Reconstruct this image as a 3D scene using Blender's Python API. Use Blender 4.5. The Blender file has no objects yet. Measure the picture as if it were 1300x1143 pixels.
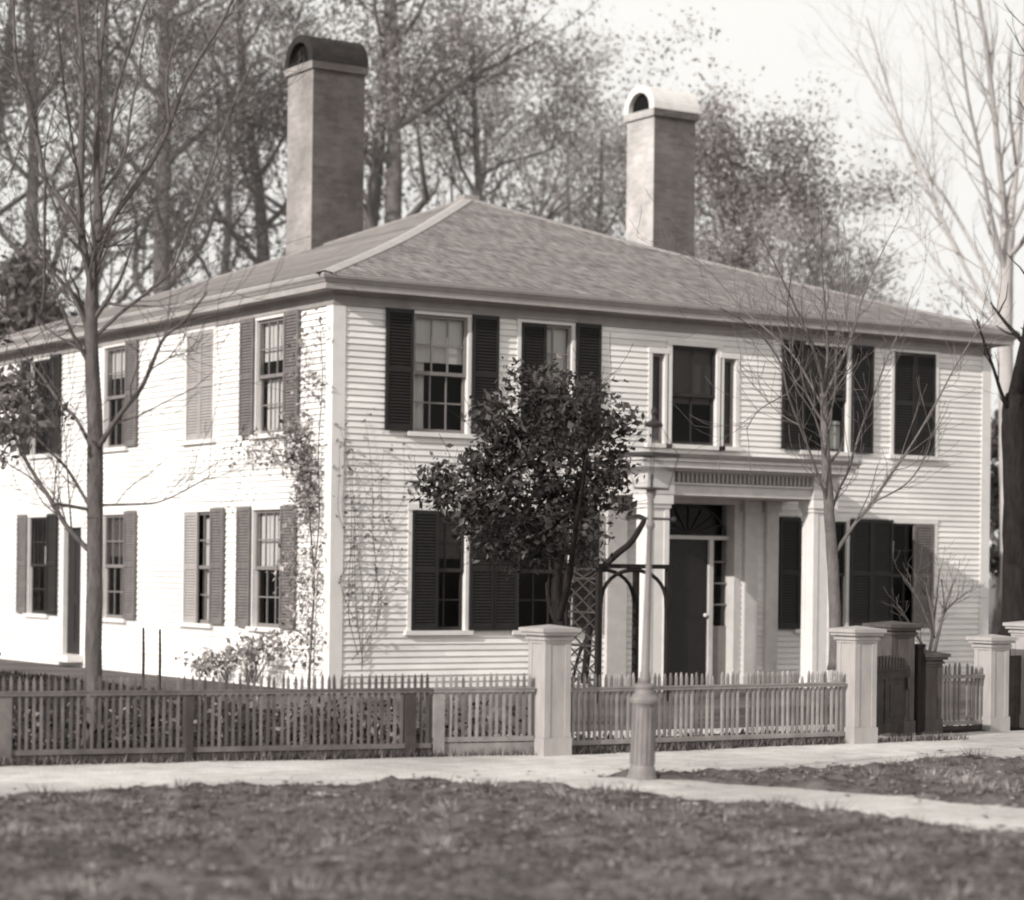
import bpy, math, random
from mathutils import Vector, Matrix, Quaternion, noise
R = random.Random(11)
sc = bpy.context.scene
col = sc.collection
PI = math.pi
rad = math.radians

# ------------------------------------------------------------------ helpers
def T(g, a=1.0):
    """grey tone with the warm plum tint of an old albumen print"""
    s = min(1.0, max(g, 0.0)) ** 0.5
    return (g, g * (0.84 + 0.145 * s), g * (0.81 + 0.145 * s), a)

class MB:
    def __init__(s):
        s.v = []; s.f = []; s.tone = []; s.uv = []
    def face(s, pts, tone=1.0, uv=None):
        n = len(s.v); s.v.extend([tuple(p) for p in pts]); s.f.append(tuple(range(n, n + len(pts))))
        s.tone.append(tone); s.uv.append(uv)
    def box(s, x0, x1, y0, y1, z0, z1, tone=1.0):
        n = len(s.v)
        s.v += [(x0,y0,z0),(x1,y0,z0),(x1,y1,z0),(x0,y1,z0),(x0,y0,z1),(x1,y0,z1),(x1,y1,z1),(x0,y1,z1)]
        for q in ((0,3,2,1),(4,5,6,7),(0,1,5,4),(1,2,6,5),(2,3,7,6),(3,0,4,7)):
            s.f.append(tuple(n + k for k in q)); s.tone.append(tone); s.uv.append(None)
    def bar(s, a, b, w, h, up=(0,0,1), tone=1.0):
        a = Vector(a); b = Vector(b); d = (b - a).normalized(); u = Vector(up)
        x = d.cross(u)
        if x.length < 1e-4: x = d.cross(Vector((1,0,0)))
        x.normalize(); y = x.cross(d).normalized()
        n = len(s.v)
        for p in (a, b):
            for sx, sy in ((-1,-1),(1,-1),(1,1),(-1,1)):
                s.v.append(tuple(p + x*sx*w/2 + y*sy*h/2))
        for q in ((0,1,2,3),(7,6,5,4),(0,4,5,1),(1,5,6,2),(2,6,7,3),(3,7,4,0)):
            s.f.append(tuple(n + k for k in q)); s.tone.append(tone); s.uv.append(None)
    def tube(s, pts, rads, n=8, cap=True, tone=1.0, rough=0.0):
        P = [Vector(p) for p in pts]
        if len(P) < 2: return
        t = (P[1] - P[0]).normalized()
        x = t.orthogonal().normalized()
        base = len(s.v)
        for i, p in enumerate(P):
            if i == 0: tt = t
            elif i == len(P) - 1: tt = (P[i] - P[i-1]).normalized()
            else: tt = ((P[i+1] - P[i]).normalized() + (P[i] - P[i-1]).normalized())
            if tt.length < 1e-6: tt = t
            tt = tt.normalized()
            x = (x - tt * x.dot(tt))
            if x.length < 1e-6: x = tt.orthogonal()
            x.normalize(); y = tt.cross(x)
            for k in range(n):
                a = 2*PI*k/n
                rr_ = rads[i]
                if rough:
                    rr_ *= 1 + rough*(noise.noise(Vector((math.cos(a)*1.6+i*.11, math.sin(a)*1.6, i*.33+base*.01))) + .6*noise.noise(Vector((math.cos(a)*4, math.sin(a)*4, i*.9))))
                s.v.append(tuple(p + (x*math.cos(a) + y*math.sin(a)) * rr_))
        for i in range(len(P)-1):
            for k in range(n):
                a = base + i*n + k; b = base + i*n + (k+1) % n
                s.f.append((a, b, b+n, a+n)); s.tone.append(tone); s.uv.append(None)
        if cap:
            s.f.append(tuple(base + k for k in reversed(range(n)))); s.tone.append(tone); s.uv.append(None)
            e = base + (len(P)-1)*n
            s.f.append(tuple(e + k for k in range(n))); s.tone.append(tone); s.uv.append(None)
    def lathe(s, prof, cx=0, cy=0, n=20):
        base = len(s.v)
        for r, z in prof:
            for k in range(n):
                a = 2*PI*k/n; s.v.append((cx + r*math.cos(a), cy + r*math.sin(a), z))
        for i in range(len(prof)-1):
            for k in range(n):
                a = base+i*n+k; b = base+i*n+(k+1) % n
                s.f.append((a,b,b+n,a+n)); s.tone.append(1); s.uv.append(None)
        s.f.append(tuple(base+k for k in reversed(range(n)))); s.tone.append(1); s.uv.append(None)
        e = base+(len(prof)-1)*n
        s.f.append(tuple(e+k for k in range(n))); s.tone.append(1); s.uv.append(None)
    def mesh(s, name, mat, smooth=False):
        me = bpy.data.meshes.new(name); me.from_pydata(s.v, [], s.f)
        if mat: me.materials.append(mat)
        if True:
            at = me.attributes.new('tone', 'FLOAT', 'FACE'); at.data.foreach_set('value', s.tone)
        if any(u is not None for u in s.uv):
            ul = me.uv_layers.new(name='UVMap'); buf = []
            for f, u in zip(s.f, s.uv):
                buf += [c for q in (u or [(0,0)]*len(f)) for c in q]
            ul.data.foreach_set('uv', buf)
        if smooth: me.polygons.foreach_set('use_smooth', [True]*len(me.polygons))
        me.update(); return me
    def build(s, name, mat, parent=None, smooth=False, loc=None, rot=None):
        return link(name, s.mesh(name, mat, smooth), parent, loc, rot)

def link(name, me, parent=None, loc=None, rot=None):
    o = bpy.data.objects.new(name, me); col.objects.link(o)
    if parent: o.parent = parent
    if loc: o.location = loc
    if rot: o.rotation_euler = rot
    return o
def tag(o, label=None, cat=None, group=None, kind=None):
    if label: o['label'] = label
    if cat: o['category'] = cat
    if group: o['group'] = group
    if kind: o['kind'] = kind
    return o
def empty(name, loc=(0,0,0), label=None, cat=None, group=None):
    o = bpy.data.objects.new(name, None); o.location = loc; o.empty_display_size = .2; col.objects.link(o)
    return tag(o, label, cat, group)

# ------------------------------------------------------------------ materials
def mat(name, g, rough=.8, var=.25, scale=3.0, bump=0.0, bscale=40.0, spec=.3, attr=False, trans=0.0, streak=None, detail=6, dirt=0.0):
    """grey material, large and small noise in its tone, optional face tone and bump"""
    m = bpy.data.materials.new(name); m.use_nodes = True
    nt = m.node_tree; N = nt.nodes; L = nt.links; N.clear()
    out = N.new('ShaderNodeOutputMaterial'); b = N.new('ShaderNodeBsdfPrincipled')
    b.inputs['Roughness'].default_value = rough; b.inputs['Specular IOR Level'].default_value = spec
    tc = N.new('ShaderNodeTexCoord'); mp = N.new('ShaderNodeMapping')
    L.new(tc.outputs['Object'], mp.inputs['Vector'])
    if streak: mp.inputs['Scale'].default_value = streak
    n1 = N.new('ShaderNodeTexNoise'); n1.inputs['Scale'].default_value = scale; n1.inputs['Detail'].default_value = detail
    n1.inputs['Roughness'].default_value = .65
    L.new(mp.outputs['Vector'], n1.inputs['Vector'])
    mr = N.new('ShaderNodeMapRange'); mr.inputs['From Min'].default_value = .28; mr.inputs['From Max'].default_value = .72
    mr.inputs['To Min'].default_value = 1-var; mr.inputs['To Max'].default_value = 1+var
    L.new(n1.outputs['Fac'], mr.inputs['Value'])
    fac = mr.outputs['Result']
    if dirt:
        n3 = N.new('ShaderNodeTexNoise'); n3.inputs['Scale'].default_value = .55; n3.inputs['Detail'].default_value = 3
        L.new(tc.outputs['Object'], n3.inputs['Vector'])
        m3 = N.new('ShaderNodeMapRange'); m3.inputs['From Min'].default_value = .35; m3.inputs['From Max'].default_value = .65
        m3.inputs['To Min'].default_value = 1-dirt; m3.inputs['To Max'].default_value = 1+dirt*.4
        L.new(n3.outputs['Fac'], m3.inputs['Value'])
        mm = N.new('ShaderNodeMath'); mm.operation = 'MULTIPLY'; L.new(fac, mm.inputs[0]); L.new(m3.outputs['Result'], mm.inputs[1]); fac = mm.outputs[0]
    if attr:
        at = N.new('ShaderNodeAttribute'); at.attribute_name = 'tone'
        mm = N.new('ShaderNodeMath'); mm.operation = 'MULTIPLY'; L.new(fac, mm.inputs[0]); L.new(at.outputs['Fac'], mm.inputs[1]); fac = mm.outputs[0]
    vm = N.new('ShaderNodeVectorMath'); vm.operation = 'SCALE'; vm.inputs[0].default_value = T(g)[:3]
    L.new(fac, vm.inputs['Scale']); L.new(vm.outputs[0], b.inputs['Base Color'])
    if bump:
        n2 = N.new('ShaderNodeTexNoise'); n2.inputs['Scale'].default_value = bscale; n2.inputs['Detail'].default_value = 4
        L.new(mp.outputs['Vector'], n2.inputs['Vector'])
        bp = N.new('ShaderNodeBump'); bp.inputs['Strength'].default_value = bump; bp.inputs['Distance'].default_value = .02
        L.new(n2.outputs['Fac'], bp.inputs['Height']); L.new(bp.outputs['Normal'], b.inputs['Normal'])
    sh = b.outputs[0]
    if trans:
        tr = N.new('ShaderNodeBsdfTranslucent'); L.new(vm.outputs[0], tr.inputs['Color'])
        mx = N.new('ShaderNodeMixShader'); mx.inputs[0].default_value = trans
        L.new(sh, mx.inputs[1]); L.new(tr.outputs[0], mx.inputs[2]); sh = mx.outputs[0]
    L.new(sh, out.inputs[0])
    return m

def glass_mat(name, refl=.5, tint=.75):
    m = bpy.data.materials.new(name); m.use_nodes = True
    nt = m.node_tree; N = nt.nodes; L = nt.links; N.clear()
    out = N.new('ShaderNodeOutputMaterial'); tr = N.new('ShaderNodeBsdfTransparent'); tr.inputs[0].default_value = (tint,tint,tint,1)
    gl = N.new('ShaderNodeBsdfGlossy'); gl.inputs['Roughness'].default_value = .06
    lw = N.new('ShaderNodeFresnel'); lw.inputs['IOR'].default_value = 1.45
    ml = N.new('ShaderNodeMath'); ml.operation = 'MULTIPLY'; ml.inputs[1].default_value = refl; L.new(lw.outputs[0], ml.inputs[0])
    tc = N.new('ShaderNodeTexCoord'); n = N.new('ShaderNodeTexNoise'); n.inputs['Scale'].default_value = 2.2; L.new(tc.outputs['Object'], n.inputs['Vector'])
    bp = N.new('ShaderNodeBump'); bp.inputs['Strength'].default_value = .08; L.new(n.outputs['Fac'], bp.inputs['Height']); L.new(bp.outputs['Normal'], gl.inputs['Normal'])
    mx = N.new('ShaderNodeMixShader'); L.new(ml.outputs[0], mx.inputs[0]); L.new(tr.outputs[0], mx.inputs[1]); L.new(gl.outputs[0], mx.inputs[2])
    L.new(mx.outputs[0], out.inputs[0]); return m

def brick_mat(name, g, mortar, bw, bh, ms, var, scale=1.0, bump=.3, runs=None):
    m = bpy.data.materials.new(name); m.use_nodes = True
    nt = m.node_tree; N = nt.nodes; L = nt.links; N.clear()
    out = N.new('ShaderNodeOutputMaterial'); b = N.new('ShaderNodeBsdfPrincipled'); b.inputs['Roughness'].default_value = .9; b.inputs['Specular IOR Level'].default_value = .15
    uv = N.new('ShaderNodeUVMap')
    br = N.new('ShaderNodeTexBrick'); br.inputs['Scale'].default_value = scale
    br.inputs['Brick Width'].default_value = bw; br.inputs['Row Height'].default_value = bh; br.inputs['Mortar Size'].default_value = ms
    br.inputs['Color1'].default_value = T(g*(1-var)); br.inputs['Color2'].default_value = T(g*(1+var)); br.inputs['Mortar'].default_value = T(mortar)
    L.new(uv.outputs[0], br.inputs['Vector'])
    tc = N.new('ShaderNodeTexCoord'); n = N.new('ShaderNodeTexNoise'); n.inputs['Scale'].default_value = 1.3; n.inputs['Detail'].default_value = 8; n.inputs['Roughness'].default_value = .7
    L.new(tc.outputs['Object'], n.inputs['Vector'])
    mr = N.new('ShaderNodeMapRange'); mr.inputs['From Min'].default_value = .3; mr.inputs['From Max'].default_value = .7; mr.inputs['To Min'].default_value = .88 if runs else .68; mr.inputs['To Max'].default_value = 1.1 if runs else 1.28
    L.new(n.outputs['Fac'], mr.inputs['Value'])
    fac = mr.outputs[0]
    if runs:      # weather streaks running down the slope, seen across the courses
        mp = N.new('ShaderNodeMapping'); mp.inputs['Scale'].default_value = (runs[0], runs[1], 1); L.new(uv.outputs[0], mp.inputs['Vector'])
        n2 = N.new('ShaderNodeTexNoise'); n2.inputs['Scale'].default_value = 1.6; n2.inputs['Detail'].default_value = 7; n2.inputs['Roughness'].default_value = .75; L.new(mp.outputs[0], n2.inputs['Vector'])
        m2 = N.new('ShaderNodeMapRange'); m2.inputs['From Min'].default_value = .3; m2.inputs['From Max'].default_value = .7; m2.inputs['To Min'].default_value = .55; m2.inputs['To Max'].default_value = 1.4; L.new(n2.outputs['Fac'], m2.inputs['Value'])
        mu = N.new('ShaderNodeMath'); mu.operation = 'MULTIPLY'; L.new(fac, mu.inputs[0]); L.new(m2.outputs[0], mu.inputs[1]); fac = mu.outputs[0]
    if runs:      # speckle of single weathered shingles
        mp = N.new('ShaderNodeMapping'); mp.inputs['Scale'].default_value = (9, 2.2, 1); L.new(uv.outputs[0], mp.inputs['Vector'])
        n4 = N.new('ShaderNodeTexNoise'); n4.inputs['Scale'].default_value = 1.4; n4.inputs['Detail'].default_value = 3; L.new(mp.outputs[0], n4.inputs['Vector'])
        m4 = N.new('ShaderNodeMapRange'); m4.inputs['From Min'].default_value = .32; m4.inputs['From Max'].default_value = .68; m4.inputs['To Min'].default_value = .5; m4.inputs['To Max'].default_value = 1.42; L.new(n4.outputs['Fac'], m4.inputs['Value'])
        mu = N.new('ShaderNodeMath'); mu.operation = 'MULTIPLY'; L.new(fac, mu.inputs[0]); L.new(m4.outputs[0], mu.inputs[1]); fac = mu.outputs[0]
    vm = N.new('ShaderNodeVectorMath'); vm.operation = 'SCALE'; L.new(br.outputs['Color'], vm.inputs[0]); L.new(fac, vm.inputs['Scale'])
    L.new(vm.outputs[0], b.inputs['Base Color'])
    bp = N.new('ShaderNodeBump'); bp.inputs['Strength'].default_value = bump; bp.inputs['Distance'].default_value = .01; bp.invert = True
    L.new(br.outputs['Fac'], bp.inputs['Height']); L.new(bp.outputs['Normal'], b.inputs['Normal'])
    L.new(b.outputs[0], out.inputs[0]); return m

M = {}
M['clap'] = mat('white_clapboard_paint', .80, .75, .10, 2.2, .15, 60, .2, attr=True, streak=(.6,.6,4), dirt=.14)
M['trim'] = mat('white_trim_paint', .72, .6, .07, 5, .08, 50, .3, dirt=.06)
M['frieze'] = mat('eave_shaded_frieze_paint', .30, .7, .14, 4, .1, 40, .25, dirt=.1)  # eave shadow put into a darker frieze tone
M['shutter_dark'] = mat('dark_shutter_paint', .016, .55, .3, 6, .1, 60, .35)
M['shutter_lightened'] = mat('lightened_shutter_paint', .15, .65, .25, 5, .1, 60, .3)  # side shutters lightened so the colour carries the sun glare
M['shutter_pale'] = mat('pale_blind_paint', .34, .7, .12, 5, .1, 60, .3)
M['sash'] = mat('sash_paint', .2, .6, .15, 6)
M['sash_dark'] = mat('dark_sash_paint', .03, .6, .2, 6)
M['glass'] = glass_mat('window_glass', .38, .85)
M['lantern_glass'] = glass_mat('lantern_glass', .10, .985)
M['curtain'] = mat('white_curtain_cloth', .8, .9, .08, 9, trans=.2, streak=(5,5,.4))
M['blind'] = mat('drab_roller_blind', .09, .9, .1, 6)
M['window_backing'] = mat('dark_backing', .015, .9, .3, 2)
M['door'] = mat('dark_door_paint', .014, .5, .25, 5, spec=.4)
M['brick'] = brick_mat('chimney_brick', .115, .125, .21, .075, .005, .14, 1.0, .2)
M['brick_sunlit'] = brick_mat('sunlit_chimney_brick', .29, .31, .21, .075, .005, .09, 1.0, .15)  # sunlight on the left chimney faces put into the brick colour
M['pale_brick_sunlit'] = brick_mat('sunlit_pale_chimney_brick', .46, .5, .21, .075, .005, .09, 1.0, .15)
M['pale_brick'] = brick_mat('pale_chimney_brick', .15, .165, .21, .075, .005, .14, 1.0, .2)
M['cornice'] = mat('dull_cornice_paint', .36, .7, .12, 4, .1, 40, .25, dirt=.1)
M['porch'] = mat('shaded_porch_paint', .56, .7, .12, 5, .1, 50, .25, dirt=.12)  # porch trim greyed, doorway shadow put into the paint
M['dentil_back'] = mat('recess_shade_and_roof', .14, .8, .2, 4)  # recess shade painted behind the dentils, tone also used on the porch roof
M['hood_white'] = mat('whitewashed_hood', .7, .8, .12, 6, .3, 30)
M['hood_dark'] = mat('sooty_hood', .03, .9, .4, 5, .3, 30)
M['hood_inside'] = mat('dark_hood_inside', .006, 1, .2, 5)
M['shingle'] = brick_mat('wood_shingles', .285, .25, .11, .15, .003, .07, 1.0, .35, (2.6,.55))
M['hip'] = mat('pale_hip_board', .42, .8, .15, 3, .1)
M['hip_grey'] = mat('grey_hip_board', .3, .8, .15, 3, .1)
M['stone'] = mat('foundation_stone', .3, .9, .3, 3, .4, 12)
M['fence'] = mat('weathered_fence_paint', .22, .8, .28, 5, .2, 60, .2, dirt=.2)
M['fence_dark'] = mat('dark_wood_and_base_shadow', .055, .9, .35, 5, .2, 40, .15)
M['post'] = mat('gate_post_paint', .39, .75, .14, 4, .15, 40, .25, streak=(2,2,.6), dirt=.14)
M['post_dark'] = mat('weathered_dark_post', .085, .85, .28, 4, .2, 40, .2, streak=(2,2,.6))
M['iron'] = mat('grey_lamp_iron', .20, .55, .22, 7, .2, 30, .4, streak=(2,2,.7))
M['iron_dark'] = mat('dark_lamp_iron', .03, .5, .25, 7, .15, 30, .4)
M['bark'] = mat('grey_maple_bark', .11, .95, .4, 7, .7, 22, .1, streak=(2.2,2.2,.7))
M['bark_pale'] = mat('pale_young_bark', .15, .95, .3, 9, .5, 26, .1, streak=(2,2,.8))
M['bark_haze'] = mat('hazed_elm_bark', .42, .95, .22, 3, .5, 12, .1, streak=(2,2,.6))  # haze over the elm put into a lightened bark tone
M['bark_dark'] = mat('dark_rough_bark', .025, .95, .4, 6, .8, 16, .1, streak=(2.4,2.4,.6))
M['bark_far'] = mat('far_trunk_bark', .17, .95, .35, 2, .5, 8, .1)  # far trunk tones raised to carry the distance haze
M['bark_far_pale'] = mat('hazed_trunk_bark', .28, .95, .3, 2, .5, 8, .1)
M['leaf_dark'] = mat('glossy_dark_leaves', .055, .5, .3, 2, attr=True, trans=.12, spec=.45)
M['leaf_far'] = mat('hazed_oak_leaves', .36, .85, .3, .35, attr=True, trans=.42, spec=.15)  # far leaf tones lightened, distance haze put into the colour
M['leaf_pine'] = mat('far_pine_needles', .24, .85, .35, .35, attr=True, trans=.38, spec=.15)
M['leaf_pale'] = mat('hazed_pale_leaves', .52, .9, .25, .35, attr=True, trans=.45, spec=.1)
M['leaf_vine'] = mat('vine_leaves', .22, .7, .4, 3, attr=True, trans=.25)
M['grass'] = mat('dry_grass_blades', .16, .9, .4, 1.2, attr=True, trans=.2, spec=.15)
M['dirt'] = mat('verge_turf_soil', .13, .95, .7, 3.5, 1.0, 14, .1, dirt=.25, detail=9)
M['yard_grass'] = mat('shaded_yard_grass', .042, .9, .4, 1.2, attr=True, trans=.2, spec=.15)
M['yard'] = mat('shaded_yard_soil', .035, .95, .45, 3.0, .8, 14, .1, dirt=.3, detail=8)  # yard soil and grass darkened to hold the fence shadow
M['walk'] = mat('trodden_gravel_walk', .60, .95, .22, 4.2, .8, 30, .1, dirt=.26, detail=9)
M['far_ground'] = mat('ground_soil', .14, .95, .4, .4, .5, 5, .1, dirt=.2)

SUN_E, SKY_S, SKY_K, HAZE = 4.15, .12, .85, .0085
LEFT=[
 [(-7.92, -10.33, -0.02, 0.0838), (-7.92, -10.33, 0.78, 0.0748), (-7.92, -10.33, 1.82, 0.0718), (-7.93, -10.33, 2.8, 0.0688), (-7.96, -10.3, 3.56, 0.0628), (-7.97, -10.3, 3.98, 0.0568), (-7.96, -10.3, 4.29, 0.0508)],
 [(-7.96, -10.3, 4.15, 0.0351), (-8.01, -10.15, 4.69, 0.0326), (-7.97, -10.03, 5.34, 0.0301), (-7.91, -9.9, 6.07, 0.025), (-7.91, -9.74, 6.81, 0.02), (-7.9, -9.62, 7.41, 0.015)],
 [(-7.96, -10.3, 4.29, 0.0401), (-7.86, -10.19, 4.7, 0.0351), (-7.79, -9.95, 5.37, 0.0301), (-7.69, -9.73, 6.05, 0.025), (-7.57, -9.55, 6.68, 0.02), (-7.43, -9.35, 7.39, 0.015)],
 [(-7.93, -10.33, 4.57, 0.0275), (-7.71, -10.28, 4.87, 0.025), (-7.39, -10.22, 5.3, 0.025), (-7.17, -10.14, 5.69, 0.0225), (-6.97, -10.04, 6.12, 0.02), (-6.58, -9.95, 6.73, 0.015), (-6.3, -9.86, 7.23, 0.01)],
 [(-7.91, -10.34, 5.09, 0.02), (-7.86, -10.3, 5.17, 0.02), (-7.62, -9.93, 5.89, 0.0175), (-7.36, -9.67, 6.46, 0.015), (-7.06, -9.42, 7.06, 0.01)],
 [(-7.92, -10.33, 4.95, 0.015), (-7.77, -10.32, 5.16, 0.015), (-7.65, -10.28, 5.41, 0.0125), (-7.58, -10.2, 5.71, 0.0125), (-7.43, -10.07, 6.24, 0.01), (-7.32, -9.95, 6.71, 0.0075)],
 [(-8.04, -10.25, 4.6, 0.025), (-8.05, -10.15, 4.72, 0.025), (-8.11, -9.88, 4.99, 0.0225), (-8.17, -9.7, 5.15, 0.0225), (-8.15, -9.43, 5.55, 0.0225), (-8.14, -9.2, 5.87, 0.02), (-8.15, -8.9, 6.28, 0.0175), (-8.09, -8.66, 6.7, 0.015), (-8.01, -8.37, 7.21, 0.0125)],
 [(-7.93, -10.33, 2.69, 0.025), (-7.87, -10.69, 2.99, 0.02), (-7.81, -10.99, 3.2, 0.02), (-7.8, -11.19, 3.37, 0.0175), (-7.8, -11.47, 3.62, 0.015), (-7.73, -11.71, 3.75, 0.0125), (-7.67, -12.04, 3.97, 0.0075)],
 [(-7.95, -10.31, 3.7, 0.02), (-7.77, -10.44, 3.91, 0.016), (-7.57, -10.6, 4.11, 0.015), (-7.39, -10.73, 4.32, 0.014), (-7.28, -10.82, 4.67, 0.013), (-7.14, -10.95, 5.17, 0.0115), (-7.01, -11.07, 5.69, 0.01), (-6.86, -11.19, 6.12, 0.007)],
 [(-7.95, -10.31, 2.73, 0.02), (-7.99, -10.01, 3.02, 0.015), (-8.05, -9.84, 3.13, 0.015), (-8.12, -9.56, 3.39, 0.0125), (-8.2, -9.28, 3.62, 0.0075)],
 [(-7.93, -10.32, 1.79, 0.025), (-8.1, -10.12, 2.04, 0.021), (-8.18, -10.0, 2.24, 0.02), (-8.35, -9.77, 2.62, 0.0175), (-8.46, -9.58, 3.02, 0.015), (-8.54, -9.4, 3.45, 0.0125)],
 [(-7.94, -10.32, 2.17, 0.0175), (-8.02, -9.96, 2.53, 0.013), (-8.08, -9.78, 2.67, 0.0115), (-8.17, -9.53, 2.85, 0.009), (-8.28, -9.31, 2.97, 0.006)],
 [(-7.93, -10.33, 2.18, 0.015), (-8.19, -10.34, 2.22, 0.015), (-8.33, -10.35, 2.23, 0.015)],
 [(-7.91, -10.33, 2.23, 0.012), (-7.67, -10.51, 2.24, 0.01), (-7.47, -10.65, 2.26, 0.008), (-7.3, -10.77, 2.35, 0.007), (-7.1, -10.92, 2.49, 0.005)],
 [(-8.34, -10.06, 3.9, 0.01), (-8.36, -10.18, 4.17, 0.013), (-8.44, -10.37, 4.62, 0.015), (-8.5, -10.53, 5.0, 0.015)],
 [(-8.43, -10.0, 5.71, 0.01), (-8.51, -9.93, 5.37, 0.008), (-8.58, -9.85, 5.09, 0.006)],
 [(-7.4, -10.66, 5.59, 0.0125), (-7.41, -10.6, 6.01, 0.01), (-7.31, -10.6, 6.44, 0.007)],
 [(-8.05, -10.25, 4.95, 0.015), (-8.27, -10.56, 5.37, 0.012), (-8.51, -10.93, 5.82, 0.009), (-8.72, -11.31, 6.26, 0.006)],
]
YOUNG=[
 [(2.58, -8.02, 0.55, 0.0741), (2.55, -8.01, 1.31, 0.0697), (2.52, -7.98, 1.97, 0.068), (2.48, -7.96, 2.54, 0.0627), (2.45, -7.94, 3.01, 0.0566), (2.43, -7.93, 3.49, 0.0505), (2.41, -7.92, 3.87, 0.0453)],
 [(2.41, -7.92, 3.82, 0.0226), (2.27, -8.01, 4.14, 0.0201), (2.05, -8.08, 4.49, 0.0161), (1.82, -8.13, 4.8, 0.013), (1.44, -8.2, 5.28, 0.009), (1.12, -8.25, 5.66, 0.006)],
 [(2.41, -7.92, 3.91, 0.0201), (2.35, -8.06, 4.33, 0.0151), (2.22, -8.17, 4.78, 0.012), (2.05, -8.3, 5.31, 0.009), (1.91, -8.45, 5.84, 0.0055)],
 [(2.41, -7.92, 3.79, 0.0201), (2.76, -7.79, 4.23, 0.0151), (3.04, -7.68, 4.59, 0.0141), (3.37, -7.5, 5.11, 0.01), (3.76, -7.34, 5.64, 0.007), (4.2, -7.21, 6.19, 0.005)],
 [(2.5, -7.97, 2.4, 0.0191), (2.67, -7.92, 2.71, 0.0151), (2.85, -7.89, 2.97, 0.0141), (3.09, -7.81, 3.44, 0.012), (3.29, -7.76, 3.78, 0.0105), (3.6, -7.69, 4.33, 0.0085), (3.98, -7.62, 4.94, 0.006)],
 [(2.47, -7.96, 2.54, 0.0176), (2.09, -8.1, 3.09, 0.0141), (1.82, -8.19, 3.45, 0.013), (1.56, -8.29, 3.8, 0.012), (1.35, -8.4, 4.15, 0.01), (0.95, -8.45, 4.49, 0.008), (0.43, -8.45, 4.72, 0.0055)],
 [(2.42, -7.92, 3.68, 0.0151), (2.34, -7.47, 4.32, 0.012), (2.19, -7.12, 4.67, 0.0105), (2.06, -6.82, 4.93, 0.009), (1.87, -6.34, 5.45, 0.0065), (1.71, -6.02, 5.73, 0.005)],
 [(2.05, -7.69, 3.86, 0.009), (1.63, -7.68, 3.65, 0.007), (1.4, -7.73, 3.41, 0.0055)],
 [(2.54, -8.0, 1.93, 0.0251), (2.8, -8.07, 2.31, 0.0221), (3.0, -8.12, 2.55, 0.0201), (3.24, -8.19, 2.89, 0.0171), (3.55, -8.27, 3.33, 0.0141), (3.85, -8.34, 3.82, 0.0115), (4.07, -8.39, 4.21, 0.01), (4.33, -8.45, 4.61, 0.0075), (4.62, -8.55, 4.96, 0.005)],
 [(2.9, -8.23, 2.55, 0.012), (3.06, -8.68, 2.78, 0.01), (3.09, -8.98, 3.1, 0.0075), (3.04, -9.13, 3.32, 0.005)],
 [(2.13, -7.73, 4.29, 0.008), (1.77, -8.01, 4.76, 0.007), (1.52, -8.39, 5.26, 0.005)],
 [(2.68, -8.09, 4.53, 0.009), (2.8, -7.83, 5.04, 0.0075), (3.08, -7.6, 5.66, 0.005)],
 [(2.43, -7.93, 3.39, 0.013), (2.38, -8.17, 3.85, 0.01), (2.25, -8.34, 4.3, 0.0085), (2.16, -8.55, 4.74, 0.006)],
 [(2.46, -7.95, 3.01, 0.0125), (2.16, -8.07, 3.56, 0.01), (1.83, -8.1, 3.92, 0.008), (1.68, -8.21, 4.28, 0.0065), (1.59, -8.41, 4.72, 0.005)],
 [(1.92, -7.6, 5.37, 0.006), (1.8, -7.21, 5.5, 0.005), (1.68, -6.66, 5.84, 0.004)],
 [(2.17, -7.77, 3.48, 0.008), (2.06, -7.45, 3.68, 0.0065), (1.93, -6.92, 4.19, 0.005)],
]
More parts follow.
